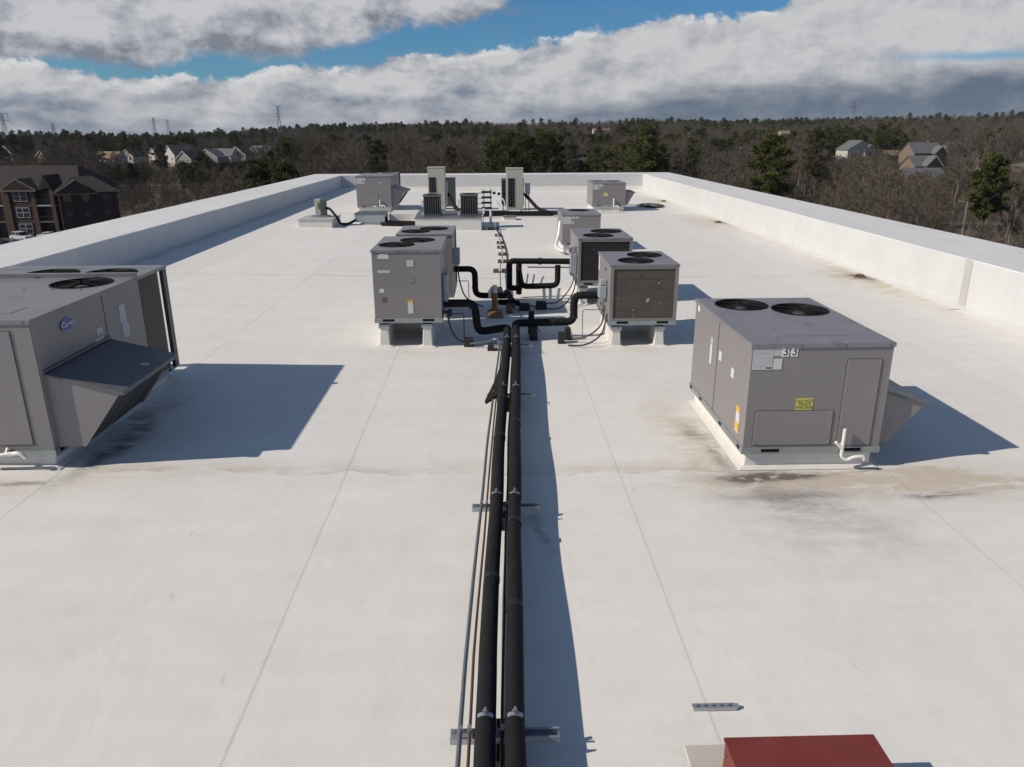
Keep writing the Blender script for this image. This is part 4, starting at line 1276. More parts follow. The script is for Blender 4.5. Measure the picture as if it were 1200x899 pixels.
# small outdoor unit
g = thing('outdoor_unit', 'small beige outdoor unit with dark side on the low white curb', 'outdoor unit', (-6.74, 30.5, 0.49))
MB().box(-6.92, -6.70, 30.35, 30.72, 0.56, 1.18).build('casing', M['beige'], g, bevel=0.015)
MB().box(-6.697, -6.52, 30.35, 30.72, 0.56, 1.16).build('coil_side', M['dkgreen'], g, bevel=0.01)
MB().box(-7.1, -6.4, 30.38, 30.42, 0.492, 0.56).build('mount_rail', M['galv'], g)
MB().box(-7.1, -6.4, 30.65, 30.69, 0.492, 0.56).build('mount_rail', M['galv'], g)
MB().box(-6.80, -6.73, 30.342, 30.35, 0.80, 1.06).build('service_cover', M['rust'], g)
thin('black lineset drooping from the small beige outdoor unit to the grey box', curve_path([(-6.52, 30.45, 0.82), (-6.35, 30.4, 0.8), (-6.1, 30.35, 0.5), (-5.95, 30.3, 0.26), (-5.7, 30.5, 0.22), (-5.45, 31.0, 0.33)]), 0.05, 'foam', 'insulated_pipe', 'pipe', 'far black pipes')
insulated('straight black pipes lying low between the grey box and the long curb',
          [(rpath([(-4.32, 31.1, 0.40), (-4.22, 31.0, 0.22), (-3.0, 30.9, 0.19)], 0.08), 0.075), ([(-4.4, 30.6, 0.16), (-3.02, 30.55, 0.13)], 0.06)], [], 'far black pipes')


def dark_condenser(label, x0, y0, w_, z0, h):
    root = thing('louvred_condenser', label, 'condenser', (x0 + w_ / 2, y0 + w_ / 2, z0), 'dark louvred condensers')
    MB().box(x0 - 0.03, x0 + w_ + 0.03, y0 - 0.03, y0 + w_ + 0.03, z0, z0 + 0.06).build('base_pan', M['lid'], root)
    MB().box(x0 + 0.02, x0 + w_ - 0.02, y0 + 0.02, y0 + w_ - 0.02, z0 + 0.06, z0 + h - 0.06).build('coil', M['coil_dark'], root)
    n_ = 7
    for i in range(n_ + 1):
        a = x0 + (w_ - 0.03) * i / n_
        MB().box(a, a + 0.03, y0 - 0.004, y0 + 0.016, z0 + 0.06, z0 + h - 0.06).build('louvre_slat', M['dkgreen'], root)
        MB().box(x0 - 0.004, x0 + 0.016, y0 + (w_ - 0.03) * i / n_, y0 + (w_ - 0.03) * i / n_ + 0.03, z0 + 0.06, z0 + h - 0.06).build('louvre_slat', M['dkgreen'], root)
        MB().box(x0 + w_ - 0.016, x0 + w_ + 0.004, y0 + (w_ - 0.03) * i / n_, y0 + (w_ - 0.03) * i / n_ + 0.03, z0 + 0.06, z0 + h - 0.06).build('louvre_slat', M['dkgreen'], root)
    plate_holes(x0 - 0.03, x0 + w_ + 0.03, y0 - 0.03, y0 + w_ + 0.03, z0 + h - 0.07, z0 + h, [(x0 + w_ / 2, y0 + w_ / 2, w_ * 0.4)]).build('top_panel', M['lid'], root, recalc=False)
    fan(root, x0 + w_ / 2, y0 + w_ / 2, w_ * 0.4, z0 + h, wires=False)
    return root


dark_condenser('dark louvred condenser on the long curb, the one beside its end by the grey box', -2.68, 30.4, 0.63, 0.515, 0.80)
dark_condenser('dark louvred condenser on the long curb, the one beside the white vent', -1.24, 30.4, 0.66, 0.515, 0.82)
for i, xx in enumerate((-2.78, -1.36)):
    tag(MB().box(xx, xx + 0.07, 30.5, 30.62, 0.52, 0.62).add([], []).box(xx, xx + 0.08, 30.5, 30.62, 0.85, 1.12).build('disconnect_box', M['pvc']),
        ('white disconnect box beside the dark condenser by the grey box', 'white disconnect box between the two dark condensers')[i], 'electrical box')


def heat_pump(label, x0, x1, y0, y1, z0, z1, grille, casing='beige', stand_h=0.1):
    root = thing('heat_pump', label, 'heat pump', ((x0 + x1) / 2, (y0 + y1) / 2, rz(x0)), 'tall heat pumps at the far end')
    MB().box(x0, x1, y0, y1, z0, z1 - 0.04).build('casing', M[casing], root, bevel=0.012)
    MB().box(x0 - 0.015, x1 + 0.015, y0 - 0.015, y1 + 0.015, z1 - 0.04, z1).build('top_cap', M['lid'] if casing != 'beige' else M['beige'], root, bevel=0.01)
    for xx in (x0 + 0.04, x1 - 0.10):
        MB().box(xx, xx + 0.06, y0 + 0.02, y0 + 0.1, rz(xx), z0).build('foot', M['galv'], root)
        MB().box(xx, xx + 0.06, y1 - 0.1, y1 - 0.02, rz(xx), z0).build('foot', M['galv'], root)
    if grille:
        a, b_, c, d = grille
        go = MB().box(a, b_, y0 - 0.004, y0 - 0.001, c, d).build('grille', M['dark'], root)
        for i in range(4):
            xx = a + (b_ - a) * i / 3
            MB().box(xx - 0.008, xx + 0.008, y0 - 0.016, y0 - 0.004, c, d).build('grille_bar', M['dkgreen'], go)
        n_ = 9
        for i in range(n_ + 1):
            zz = c + (d - c) * i / n_
            MB().box(a, b_, y0 - 0.012, y0 - 0.005, zz - 0.008, zz + 0.008).build('grille_bar', M['dkgreen'], go)
    return root


g = heat_pump('tall beige heat pump behind the dark louvred condensers', -2.99, -2.20, 36.5, 37.25, 0.20, 2.12, (-2.93, -2.62, 0.98, 1.66))
MB().box(-2.19, -2.10, 36.55, 36.8, 0.4, 1.45).build('service_box', M['greybox'], g)
g = heat_pump('tall beige heat pump standing alone beside the black pipe rack', 0.66, 1.46, 36.5, 37.25, 0.16, 2.06, (0.76, 1.05, 0.30, 1.60))
heat_pump('shorter grey heat pump behind the tall one near the louvred condensers', -2.5, -1.80, 38.0, 38.7, 0.2, 1.56, None, 'dkgreen')
heat_pump('shorter grey heat pump half hidden behind the tall one by the pipe rack', 0.46, 1.55, 38.0, 38.7, 0.2, 1.50, (0.49, 0.70, 0.3, 1.4), 'dkgreen')
g = thing('disconnect_box', 'grey disconnect box on posts beside the lone tall heat pump', 'electrical box', (1.66, 36.9, 0))
MB().box(1.55, 1.80, 36.85, 37.0, 0.85, 1.36).build('box_body', M['greybox'], g, bevel=0.01)
MB().box(1.56, 1.60, 36.9, 36.96, 0.0, 0.85).build('post', M['galv'], g)
MB().box(1.72, 1.76, 36.9, 36.96, 0.0, 0.85).build('post', M['galv'], g)
# valve rack of black stubs
g = thing('pipe_rack', 'rack of short black insulated stubs between the two tall heat pumps', 'pipe rack', (-0.1, 36.0, 0))
for i in range(4):
    zz = 0.30 + i * 0.24
    MB().tube([(-0.50, 36.0, zz), (-0.02, 36.0, zz)], 0.05, 10).build('stub', M['foam'], g, smooth=True)
    MB().tube([(-1.0, 36.02, zz - 0.05), (-0.45, 36.02, zz - 0.05)], 0.02, 6).build('tube', M['galv'], g, smooth=True)
for i in range(3):
    MB().tube([(0.02 + 0.22 * i, 36.0, 0.98 - 0.04 * (i % 2)), (0.16 + 0.22 * i, 36.0, 0.98 - 0.04 * (i % 2))], 0.06, 10).build('stub', M['foam'], g, smooth=True)
    MB().tube(curve_path([(0.05 + i * 0.2, 36.0, 0.75), (0.2 + i * 0.18, 35.9, 0.6), (0.4 + i * 0.1, 35.9, 0.35)]), 0.025, 6).build('tube', M['pvc'], g, smooth=True)
MB().box(-0.42, -0.36, 35.98, 36.04, 0, 1.15).build('rack_post', M['galv'], g)
MB().box(-0.10, -0.04, 35.98, 36.04, 0, 1.15).build('rack_post', M['galv'], g)
# long black pipes at the far end
insulated('long black pipe lying across the roof before the tall heat pumps', [(rpath([(-0.44, 35.2, 0.16), (1.3, 35.2, 0.14), (3.0, 35.1, 0.14), (2.95, 30.0, 0.14), (2.6, 26.4, 0.14)], 0.3), 0.085), ([(-0.40, 34.7, 0.10), (1.0, 34.75, 0.10), (2.75, 34.7, 0.10)], 0.05)], [], 'far black pipes')
insulated('black pipe slanting down from the lone tall heat pump', [(rpath([(1.55, 37.0, 0.85), (2.15, 36.0, 0.22), (2.6, 35.4, 0.14)], 0.3), 0.08)], [], 'far black pipes')
insulated('black pipe slanting down from the tall heat pump by the louvred condensers', [(rpath([(-2.1, 36.9, 0.85), (-1.6, 35.4, 0.25), (-0.5, 34.7, 0.16)], 0.3), 0.10)], [], 'far black pipes')
g = thing('vent_pipe', 'short white vent pipe beside the long equipment curb', 'vent pipe', (-0.07, 32.4, 0))
MB().tube([(-0.07, 32.3, 0), (-0.07, 32.3, 0.56)], 0.05, 12).build('vent_top', M['pvc'], g, smooth=True)
MB().tube([(-0.07, 32.3, 0), (-0.07, 32.3, 0.07)], [0.16, 0.06], 12).build('vent_foot', M['curb'], g, smooth=True)
stand('small low white curb beside the black pipe at the far end', 0.50, 1.02, 33.4, 34.0, 0.17, edge=True)
g = thing('vent_pipe', 'stubby white vent pipe before the black pipe rack', 'vent pipe', (-0.38, 35.0, 0))
MB().tube([(-0.38, 35.0, 0), (-0.38, 35.0, 0.38)], 0.05, 12).build('vent_top', M['pvc'], g, smooth=True)

# coil of cable left by the far right corner
pts = []
for i in range(60):
    a = i * 0.42
    pts.append((8.15 + (0.62 - 0.003 * i) * math.cos(a) + 0.1 * math.sin(i * 0.7), 39.6 + (1.15 - 0.006 * i) * math.sin(a), 0.03 + 0.001 * i))
pts += [(7.2, 40.2, 0.03), (6.9, 40.9, 0.03)]
thin('loose loops of grey cable left near the far right corner', curve_path(pts, 3), 0.022, 'cable', 'cable', 'cable')


# roof drains at the foot of the sunny wall
def drain(label, xx, yy):
    root = thing('roof_drain', label, 'roof drain', (xx, yy, 0), 'roof drains along the sunny wall')
    MB().ring((xx, yy), 0.08, 0.15, 0.006, 0.022, 20).build('drain_ring', M['rust'], root, smooth=True)
    for i in range(8):
        a = i * math.pi / 4
        MB().tube([(xx + 0.12 * math.cos(a), yy + 0.12 * math.sin(a), 0.02), (xx + 0.08 * math.cos(a), yy + 0.08 * math.sin(a), 0.065)], 0.012, 5).build('strainer_bar', M['rust'], root)
    MB().tube([(xx, yy, 0.06), (xx, yy, 0.08)], [0.10, 0.06], 12).build('strainer_cap', M['rust'], root, smooth=True)


drain('nearest dark roof drain, in the widest dirt stain by the sunny wall', 9.52, 19.3)
drain('middle dark roof drain of the three by the sunny wall', 9.45, 32.0)
drain('farthest dark roof drain of the three by the sunny wall', 9.45, 42.6)

# strut offcut, patch and red box in the foreground
g = thing('strut_offcut', 'short slotted strut offcut lying loose on the white roof', 'strut', (1.40, 3.975, 0))
for a, b_ in ((3.945, 3.949), (3.986, 3.990)):
    MB().box(1.26, 1.54, a, b_, 0.010, 0.032).build('strut_flange', M['galv'], g)
sm = MB()
edges_ = [1.26]
for i in range(5):
    edges_ += [1.285 + i * 0.052, 1.31 + i * 0.052]
edges_.append(1.54)
for i in range(0, len(edges_), 2):
    sm.box(edges_[i], edges_[i + 1], 3.949, 3.986, 0.028, 0.032)
sm.box(1.26, 1.54, 3.949, 3.960, 0.0282, 0.0318)
sm.box(1.26, 1.54, 3.975, 3.986, 0.0282, 0.0318)
sm.build('strut_web', M['galv'], g)
MB().box(1.54, 1.556, 3.955, 3.98, 0.010, 0.036).build('strut_bolt', M['galv'], g)
tag(MB().box(1.13, 1.42, 3.1, 3.66, 0.004, 0.013).build('roof_patch', M['patch'], bevel=0.003), 'tan stained membrane patch beside the red box', 'patch')
g = thing('roof_box', 'dull red metal roof box cut off at the bottom edge', 'roof box', (1.70, 2.95, 0))
MB().box(1.27, 2.105, 2.5, 3.37, 0.006, 0.315).build('box_body', M['red'], g, bevel=0.004)
MB().box(1.262, 2.113, 2.49, 3.378, 0.315, 0.335).build('box_lid', M['red'], g, bevel=0.004)
MB().box(1.20, 2.175, 2.45, 3.44, 0.004, 0.02).build('box_flange', M['curb'], g)
sc_ = MB()
for i in range(4):
    sc_.box(1.256, 1.262, 3.32 - i * 0.16, 3.335 - i * 0.16, 0.24, 0.255)
sc_.build('screw_row', M['galv'], g, kind='stuff')
# tiny things lying about
thin('short bent wire lying on the open white roof left of the pipes', curve_path([(-1.80, 3.9, 0.015), (-1.76, 3.915, 0.02), (-1.73, 3.90, 0.015)]), 0.004, 'copper', 'wire_scrap', 'wire')
# ------------------------------------------------------------------ terrain and woods
def vn(x_, y_, s_, sd):
    """cheap smooth value noise"""
    x_, y_ = x_ / s_ + sd * 7.13, y_ / s_ + sd * 3.7
    ix, iy = math.floor(x_), math.floor(y_)
    fx, fy = x_ - ix, y_ - iy
    fx, fy = fx * fx * (3 - 2 * fx), fy * fy * (3 - 2 * fy)
    h = lambda a, b_: math.modf(math.sin(a * 127.1 + b_ * 311.7 + sd * 74.7) * 43758.5453)[0] % 1.0
    return (h(ix, iy) * (1 - fx) + h(ix + 1, iy) * fx) * (1 - fy) + (h(ix, iy + 1) * (1 - fx) + h(ix + 1, iy + 1) * fx) * fy


def sstep(v_, a, b_):
    t_ = min(1, max(0, (v_ - a) / (b_ - a)))
    return t_ * t_ * (3 - 2 * t_)


AZ_PTS = [(-180, 10), (-60, 3), (-31, 2), (-24, 1), (-19, 6), (-12, 14), (-5, 18), (1, 18), (6, 19), (12, 23), (20, 21), (28, 23), (34, 24), (60, 20), (180, 10)]


def terrain(x_, y_):
    r_ = math.hypot(x_, y_)
    a = math.degrees(math.atan2(x_, y_))
    amp = float(np.interp(a, [p[0] for p in AZ_PTS], [p[1] for p in AZ_PTS]))
    z_ = GZ + amp * sstep(r_, 240, 1250) * 0.9
    z_ += sstep(r_, 250, 500) * ((vn(x_, y_, 140, 1) - 0.5) * 5 + (vn(x_, y_, 320, 2) - 0.5) * 8)
    z_ -= sstep(r_, 1350, 2400) * (amp + 14)
    return z_


mt, t, b = newmat('leaf_litter_ground')
p = geo(t)
n1_ = t.noise(p, 0.05, 6, 0.6)
n2_ = t.noise(p, 0.6, 5, 0.6)
c_ = t.mix(n2_, (0.075, 0.058, 0.042), (0.12, 0.095, 0.07))
fld = t.math('ADD', t.math('ADD', gaussm(t, t.xyz(p)[0], t.xyz(p)[1], 236, 372, 20, 26), gaussm(t, t.xyz(p)[0], t.xyz(p)[1], 290, 395, 22, 26)), 0.0)
c_ = t.mix(t.step(t.math('ADD', fld, t.math('MULTIPLY_ADD', n1_, 0.5, -0.25)), 0.3, 0.6), c_, (0.26, 0.20, 0.12))
t.l.new(c_, b.inputs['Base Color'])
b.inputs['Roughness'].default_value = 0.95
M['ground'] = mt
vs, fs = [], []
rings = [22, 60, 100, 150, 200, 260, 330, 410, 500, 600, 720, 860, 1020, 1200, 1380, 1600, 1900, 2400, 4000]
NA = 144
for r_ in rings:
    for i in range(NA):
        a = 2 * math.pi * i / NA
        xx, yy = r_ * math.sin(a), 15 + r_ * math.cos(a)
        vs.append((xx, yy, terrain(xx, yy) if r_ > 60 else GZ))
for k_ in range(len(rings) - 1):
    for i in range(NA):
        j = (i + 1) % NA
        fs.append((k_ * NA + i, k_ * NA + j, (k_ + 1) * NA + j, (k_ + 1) * NA + i))
fs.append(tuple(range(NA)))
MB().add(vs, fs).build('ground', M['ground'], smooth=True, kind='structure')
M['asphalt'] = simple('asphalt', (0.05, 0.05, 0.052), 0.85, 0.2, 0.8)
MB().box(-135, -62, 70, 150.4, GZ - 0.2, GZ + 0.05).build('parking_lot', M['asphalt'], kind='structure')


def foliage(name, c1, c2, c3, rough=0.85, sc=0.5):
    mt, t, b = newmat(name)
    oi = t.new('ShaderNodeObjectInfo').outputs['Random']
    n = t.noise(geo(t), sc, 3, 0.6)
    cc = t.mix(oi, c1, c2)
    hv = t.new('ShaderNodeHueSaturation')
    t.put(hv.inputs['Color'], cc)
    t.put(hv.inputs['Value'], t.math('MULTIPLY_ADD', t.math('FRACT', t.math('MULTIPLY', oi, 7.31)), 0.7, 0.65))
    t.put(hv.inputs['Saturation'], t.math('MULTIPLY_ADD', t.math('FRACT', t.math('MULTIPLY', oi, 3.77)), 0.5, 0.75))
    cc = hv.outputs[0]
    cc = t.mix(t.step(n, 0.4, 0.7), cc, c3)
    t.l.new(cc, b.inputs['Base Color'])
    b.inputs['Roughness'].default_value = rough
    b.inputs['Specular IOR Level'].default_value = 0.1
    return mt


M['twig'] = foliage('bare_twigs', (0.116, 0.100, 0.077), (0.142, 0.111, 0.088), (0.164, 0.145, 0.115))
M['bark'] = foliage('grey_bark', (0.18, 0.155, 0.13), (0.27, 0.245, 0.22), (0.22, 0.195, 0.17))
M['pine'] = foliage('pine_needles', (0.036, 0.048, 0.018), (0.072, 0.080, 0.024), (0.105, 0.112, 0.036))
M['pinebark'] = foliage('pine_bark', (0.10, 0.075, 0.06), (0.13, 0.10, 0.08), (0.08, 0.06, 0.05))


def limb(mb, p0, p1, r0, r1, seg=3, bend=0.0, rnd=None, n=2):
    pts = [p0 + (p1 - p0) * (i / n) for i in range(n + 1)]
    if rnd and bend:
        for i in range(1, n):
            pts[i] = pts[i] + Vector((rnd.uniform(-1, 1), rnd.uniform(-1, 1), rnd.uniform(-.4, .4))) * bend
    mb.tube(pts, [r0 + (r1 - r0) * i / n for i in range(n + 1)], seg, cap=False)
    return pts


def rdir(rnd, base, spread):
    v = Vector((rnd.gauss(0, 1), rnd.gauss(0, 1), rnd.gauss(0, 1))).normalized()
    return (base + v * spread).normalized()


def gen_bare(sd, H, spread=0.42, fork=0.35):
    rnd = random.Random(sd)
    tr, cr = MB(), MB()
    top = Vector((rnd.uniform(-.5, .5), rnd.uniform(-.5, .5), H * 0.80))
    tp = limb(tr, Vector((0, 0, -0.6)), top, H * 0.0105, H * 0.0022, 6, 0.22, rnd, 6)
    tips = []
    nl_ = 15
    for i in range(nl_):
        u_ = fork + (1.0 - fork) * (i + rnd.random()) / nl_
        k2 = min(5, int(u_ * 6))
        p = tp[k2].lerp(tp[k2 + 1], u_ * 6 - k2) if k2 < 6 else tp[6]
        a = i * 2.4 + rnd.uniform(-.4, .4)
        d_ = Vector((math.cos(a), math.sin(a), rnd.uniform(0.8, 1.8))).normalized()
        L = H * spread * (1.15 - 0.75 * u_) * rnd.uniform(0.75, 1.2)
        lp = limb(cr, p, p + d_ * L + Vector((0, 0, L * 0.12)), H * 0.0038 * (1.2 - 0.6 * u_), H * 0.0012, 3, L * 0.05, rnd, 3)
        for j in range(6):
            w_ = 0.3 + 0.7 * (j + rnd.random()) / 6
            kk = min(2, int(w_ * 3))
            bp = lp[kk].lerp(lp[kk + 1], min(1, w_ * 3 - kk))
            bd_ = rdir(rnd, d_ + Vector((0, 0, .35)), 0.85)
            BL = L * 0.42 * rnd.uniform(0.6, 1.2)
            be = bp + bd_ * BL
            limb(cr, bp, be, H * 0.0014, H * 0.0006, 3, 0, None, 1)
            for q_ in range(5):
                s_ = bp.lerp(be, 0.25 + 0.75 * rnd.random())
                tips.append((s_, bd_, BL))
    for s_, bd_, BL in tips:
        for q_ in range(8):
            d_ = rdir(rnd, bd_ + Vector((0, 0, .3)), 0.9)
            L = BL * rnd.uniform(0.35, 0.8)
            sd_ = d_.cross(Vector((rnd.gauss(0, 1), rnd.gauss(0, 1), rnd.gauss(0, 1)))).normalized() * rnd.uniform(0.013, 0.026)
            cr.add([s_ - sd_, s_ + sd_, s_ + d_ * L], [(0, 1, 2)])
    return tr, cr


def gen_pine(sd, H, cw=0.22, base=0.35, clumps=150, conic=False, dense=1.0):
    rnd = random.Random(sd)
    tr, cr = MB(), MB()
    limb(tr, Vector((0, 0, -0.6)), Vector((rnd.uniform(-.4, .4), rnd.uniform(-.4, .4), H * 0.95)), H * 0.014, H * 0.003, 6, 0.12, rnd, 5)
    nb = 26
    blobs = []
    lop = [rnd.uniform(0.65, 1.25) for _ in range(8)]
    for i in range(nb):
        u_ = (i + rnd.random()) / nb
        zz = H * (base + (0.97 - base) * u_)
        prof = (1 - u_ * 0.93) if conic else (math.sin(math.pi * (0.16 + 0.82 * u_)) ** 0.7)
        a = i * 2.39 + rnd.uniform(-.5, .5)
        L = H * cw * prof * rnd.uniform(0.55, 1.15) * lop[int((a % 6.283) / 0.7854) % 8]
        e = Vector((math.cos(a) * L, math.sin(a) * L, zz + L * rnd.uniform(0.0, 0.4)))
        limb(tr, Vector((0, 0, zz - 0.1 * L)), e, H * 0.003, H * 0.001, 3, 0, None, 1)
        for q_ in range(max(1, clumps // nb)):
            c = Vector((0, 0, zz)).lerp(e, rnd.uniform(0.35, 1.05)) + Vector((rnd.gauss(0, 1), rnd.gauss(0, 1), rnd.gauss(0, .6))) * H * 0.02
            blobs.append((c, H * rnd.uniform(0.018, 0.036) * (1 + (dense - 1) * 0.4)))
    for c, s_ in blobs:
        for q_ in range(int(24 * dense)):
            d_ = Vector((rnd.gauss(0, 1), rnd.gauss(0, 1), rnd.gauss(0, .75) + .25)).normalized()
            p = c + d_ * s_ * rnd.uniform(0.2, 1.0)
            a = rdir(rnd, d_, 0.8) * s_ * rnd.uniform(0.5, 1.0)
            bb = a.cross(Vector((rnd.gauss(0, 1), rnd.gauss(0, 1), rnd.gauss(0, 1)))).normalized() * s_ * rnd.uniform(0.09, 0.20)
            cr.add([p - bb, p + bb, p + a], [(0, 1, 2)])
    return tr, cr


def mesh_of(mb, name, mat):
    me = D.meshes.new(name)
    me.from_pydata([tuple(v) for v in mb.v], [], mb.f)
    me.materials.append(mat)
    return me


BARE, PINE = [], []
for i, (H, sp, fk) in enumerate(((15, .40, .34), (17, .36, .40), (13, .46, .28), (18, .34, .45), (14, .42, .3), (11, .5, .22))):
    tr, cr = gen_bare(100 + i, H, sp, fk)
    BARE.append((mesh_of(tr, 'bare_trunk', M['bark']), mesh_of(cr, 'bare_crown', M['twig']), H))
for i, (H, cw, bs, co) in enumerate(((18, .23, .36, False), (16, .32, .14, False), (20, .19, .42, False), (14, .24, .08, True), (17, .30, .38, False))):
    tr, cr = gen_pine(200 + i, H, cw, bs, (330, 520, 300, 330, 470)[i], co, (1.0, 1.9, 1.0, 1.0, 1.7)[i])
    PINE.append((mesh_of(tr, 'pine_trunk', M['pinebark']), mesh_of(cr, 'pine_crown', M['pine']), H))

# ---- houses first, so that the woods keep clear of them
HOUSES = []


def at_dir(azd, r_):
    return r_ * math.sin(R(azd)), r_ * math.cos(R(azd))


def px_az(px_, py_=165):
    """azimuth of the view ray through a point of the photograph"""
    v = fw + (px_ - 600) / 886.71 * r2 - (py_ - 449.5) / 886.71 * u2
    return math.degrees(math.atan2(v.x, v.y))


M['siding_w'] = simple('white_siding', (0.50, 0.49, 0.46), 0.7, 0.08, 1)
M['siding_g'] = simple('grey_siding', (0.26, 0.26, 0.25), 0.7, 0.08, 1)
M['siding_t'] = simple('tan_siding', (0.20, 0.155, 0.115), 0.7, 0.08, 1)
M['brick'] = simple('red_brown_brick', (0.19, 0.10, 0.065), 0.85, 0.15, 1.2)
M['brickb'] = simple('brown_brick_veneer', (0.055, 0.035, 0.027), 0.85, 0.18, 1.2)
M['brickt'] = simple('tan_brick_column', (0.10, 0.064, 0.041), 0.85, 0.12, 1.2)
M['shingle_d'] = simple('dark_shingles', (0.050, 0.050, 0.056), 0.85, 0.25, 0.9)
M['shingle_g'] = simple('grey_shingles', (0.13, 0.135, 0.14), 0.85, 0.2, 0.9)
M['shingle_t'] = simple('tan_shingles', (0.25, 0.185, 0.115), 0.85, 0.2, 0.9)
M['shingle_b'] = simple('brown_shingles', (0.025, 0.0195, 0.017), 0.85, 0.22, 0.7)
M['trim'] = simple('white_trim', (0.50, 0.49, 0.47), 0.6, 0.05, 2)


def gable_block(root, x0, x1, y0, y1, z0, z1, rise, wall, roof, face='y', over=0.45, T=None):
    """walls + pitched roof; gables on the faces named by `face`"""
    cx, cy = (x0 + x1) / 2, (y0 + y1) / 2
    wl = MB()
    if face == 'y':
        wl.prism([(x0, z0), (x1, z0), (x1, z1), (cx, z1 + rise), (x0, z1)], 'y', y0, y1)
    else:
        wl.prism([(y0, z0), (y1, z0), (y1, z1), (cy, z1 + rise), (y0, z1)], 'x', x0, x1)
    rf = MB()
    if face == 'y':
        sl = rise / (cx - x0)
        e = over
        rf.prism([(x0 - e, z1 - e * sl + .02), (cx, z1 + rise + .02), (x1 + e, z1 - e * sl + .02), (x1 + e, z1 - e * sl + .22), (cx, z1 + rise + .25), (x0 - e, z1 - e * sl + .22)], 'y', y0 - e, y1 + e)
    else:
        sl = rise / (cy - y0)
        e = over
        rf.prism([(y0 - e, z1 - e * sl + .02), (cy, z1 + rise + .02), (y1 + e, z1 - e * sl + .02), (y1 + e, z1 - e * sl + .22), (cy, z1 + rise + .25), (y0 - e, z1 - e * sl + .22)], 'x', x0 - e, x1 + e)
    if T:
        wl.v = [T(v) for v in wl.v]
        rf.v = [T(v) for v in rf.v]
    w_ = wl.build('wall', M[wall], root)
    r_ = rf.build('roof', M[roof], root)
    return w_, r_


def window(parent_root, x0, x1, z0, z1, yf, T=None, mull=True, frame='trim'):
    f = MB().box(x0 - .12, x1 + .12, yf - .10, yf - .01, z0 - .12, z1 + .12)
    g = MB().box(x0, x1, yf - .115, yf - .102, z0, z1)
    m_ = MB()
    if mull:
        cx, cz = (x0 + x1) / 2, (z0 + z1) / 2
        m_.box(cx - .06, cx + .06, yf - .16, yf - .117, z0, z1)
        m_.box(x0, x1, yf - .15, yf - .118, cz - .05, cz + .05)
    for q_ in (f, g, m_):
        if T:
            q_.v = [T(v) for v in q_.v]
    fo = f.build('window', M[frame], parent_root)
    g.build('pane', M['glass'], fo)
    if mull:
        m_.build('muntin', M['trim'], fo)


def house(px_, r_, w_, d_, h_, rise, rot, wall, roof, label, dz=0.0, face='y', wing=None, gable_wall=None, chimney=False):
    azd = px_az(px_)
    x_, y_ = at_dir(azd, r_)
    g_ = terrain(x_, y_) + dz
    root = thing('house', label, 'house', (x_, y_, g_), 'houses beyond the woods')
    ca, sa = math.cos(R(rot)), math.sin(R(rot))
    T = lambda v: (x_ + v[0] * ca - v[1] * sa, y_ + v[0] * sa + v[1] * ca, g_ + v[2])
    wl, rf = gable_block(root, -w_ / 2, w_ / 2, -d_ / 2, d_ / 2, -3, h_, rise, wall, roof, face, T=T)
    if face == 'y':
        tr = MB()
        for sg in (-1, 1):
            tr.add([T(v) for v in ((sg * (w_ / 2 + .5), -d_ / 2 - .5, h_ - .45), (0, -d_ / 2 - .5, h_ + rise - .2), (0, -d_ / 2 - .5, h_ + rise + .25), (sg * (w_ / 2 + .5), -d_ / 2 - .5, h_ + .0))], [(0, 1, 2, 3)])
        tr.build('gable_trim', M['trim'], root)
    if wing:
        wx, ww, wd, wh, wr, wwall = wing
        gable_block(root, wx - ww / 2, wx + ww / 2, -d_ / 2 - wd, -d_ / 2 + 1, -3, wh, wr, wwall, roof, 'y', T=T)
        tr = MB()
        for sg in (-1, 1):
            yy = -d_ / 2 - wd - .5
            tr.add([T(v) for v in ((wx + sg * (ww / 2 + .5), yy, wh - .45), (wx, yy, wh + wr - .25), (wx, yy, wh + wr + .25), (wx + sg * (ww / 2 + .5), yy, wh + .05))], [(0, 1, 2, 3)])
        tr.build('gable_trim', M['trim'], root)
        window(root, wx - .9, wx + .9, wh * .35, wh * .8, -d_ / 2 - wd, T=T)
    n_ = max(1, int(w_ / 4.5))
    for i in range(n_):
        cx = -w_ / 2 + w_ * (i + .5) / n_
        for fl_ in ((1.0, 2.4), (3.7, 5.0)):
            if fl_[1] < h_:
                window(root, cx - .6, cx + .6, fl_[0], fl_[1], -d_ / 2, T=T)
    if chimney:
        c_ = MB().box(w_ * .22, w_ * .22 + 1.0, 0.5, 1.5, h_, h_ + rise + 1.1)
        c_.v = [T(v) for v in c_.v]
        c_.build('chimney', M['brick'], root)
    HOUSES.append((x_, y_, max(w_, d_) * 0.75, g_ + h_ * .3, r_, azd, w_))


house(1003, 420, 14, 9, 4.5, 4.0, 12, 'siding_w', 'shingle_g', 'white gabled house alone among the trees behind the sunny wall', dz=5.5, wing=(3.8, 4.5, 2, 4, 2.6, 'siding_w'))
house(1082, 405, 15, 10, 4.0, 4.2, 10, 'siding_t', 'shingle_g', 'biggest grey roofed house in the cluster of three beyond the sunny wall', dz=5.0, face='x', wing=(4.0, 5.5, 2.5, 4.0, 2.8, 'brick'), chimney=True)
house(1084, 355, 12, 9, 3.2, 3.6, 8, 'siding_t', 'shingle_g', 'grey roofed house with brick gable in the middle of the cluster of three', dz=2.5, face='x', wing=(0.5, 6.0, 2.5, 3.6, 3.2, 'brick'))
house(1085, 320, 14, 9, 3.0, 3.2, 6, 'siding_t', 'shingle_g', 'lowest house of the cluster of three with wide grey roof', face='x', wing=(-5.0, 4.0, 1.5, 2.8, 1.8, 'siding_w'))
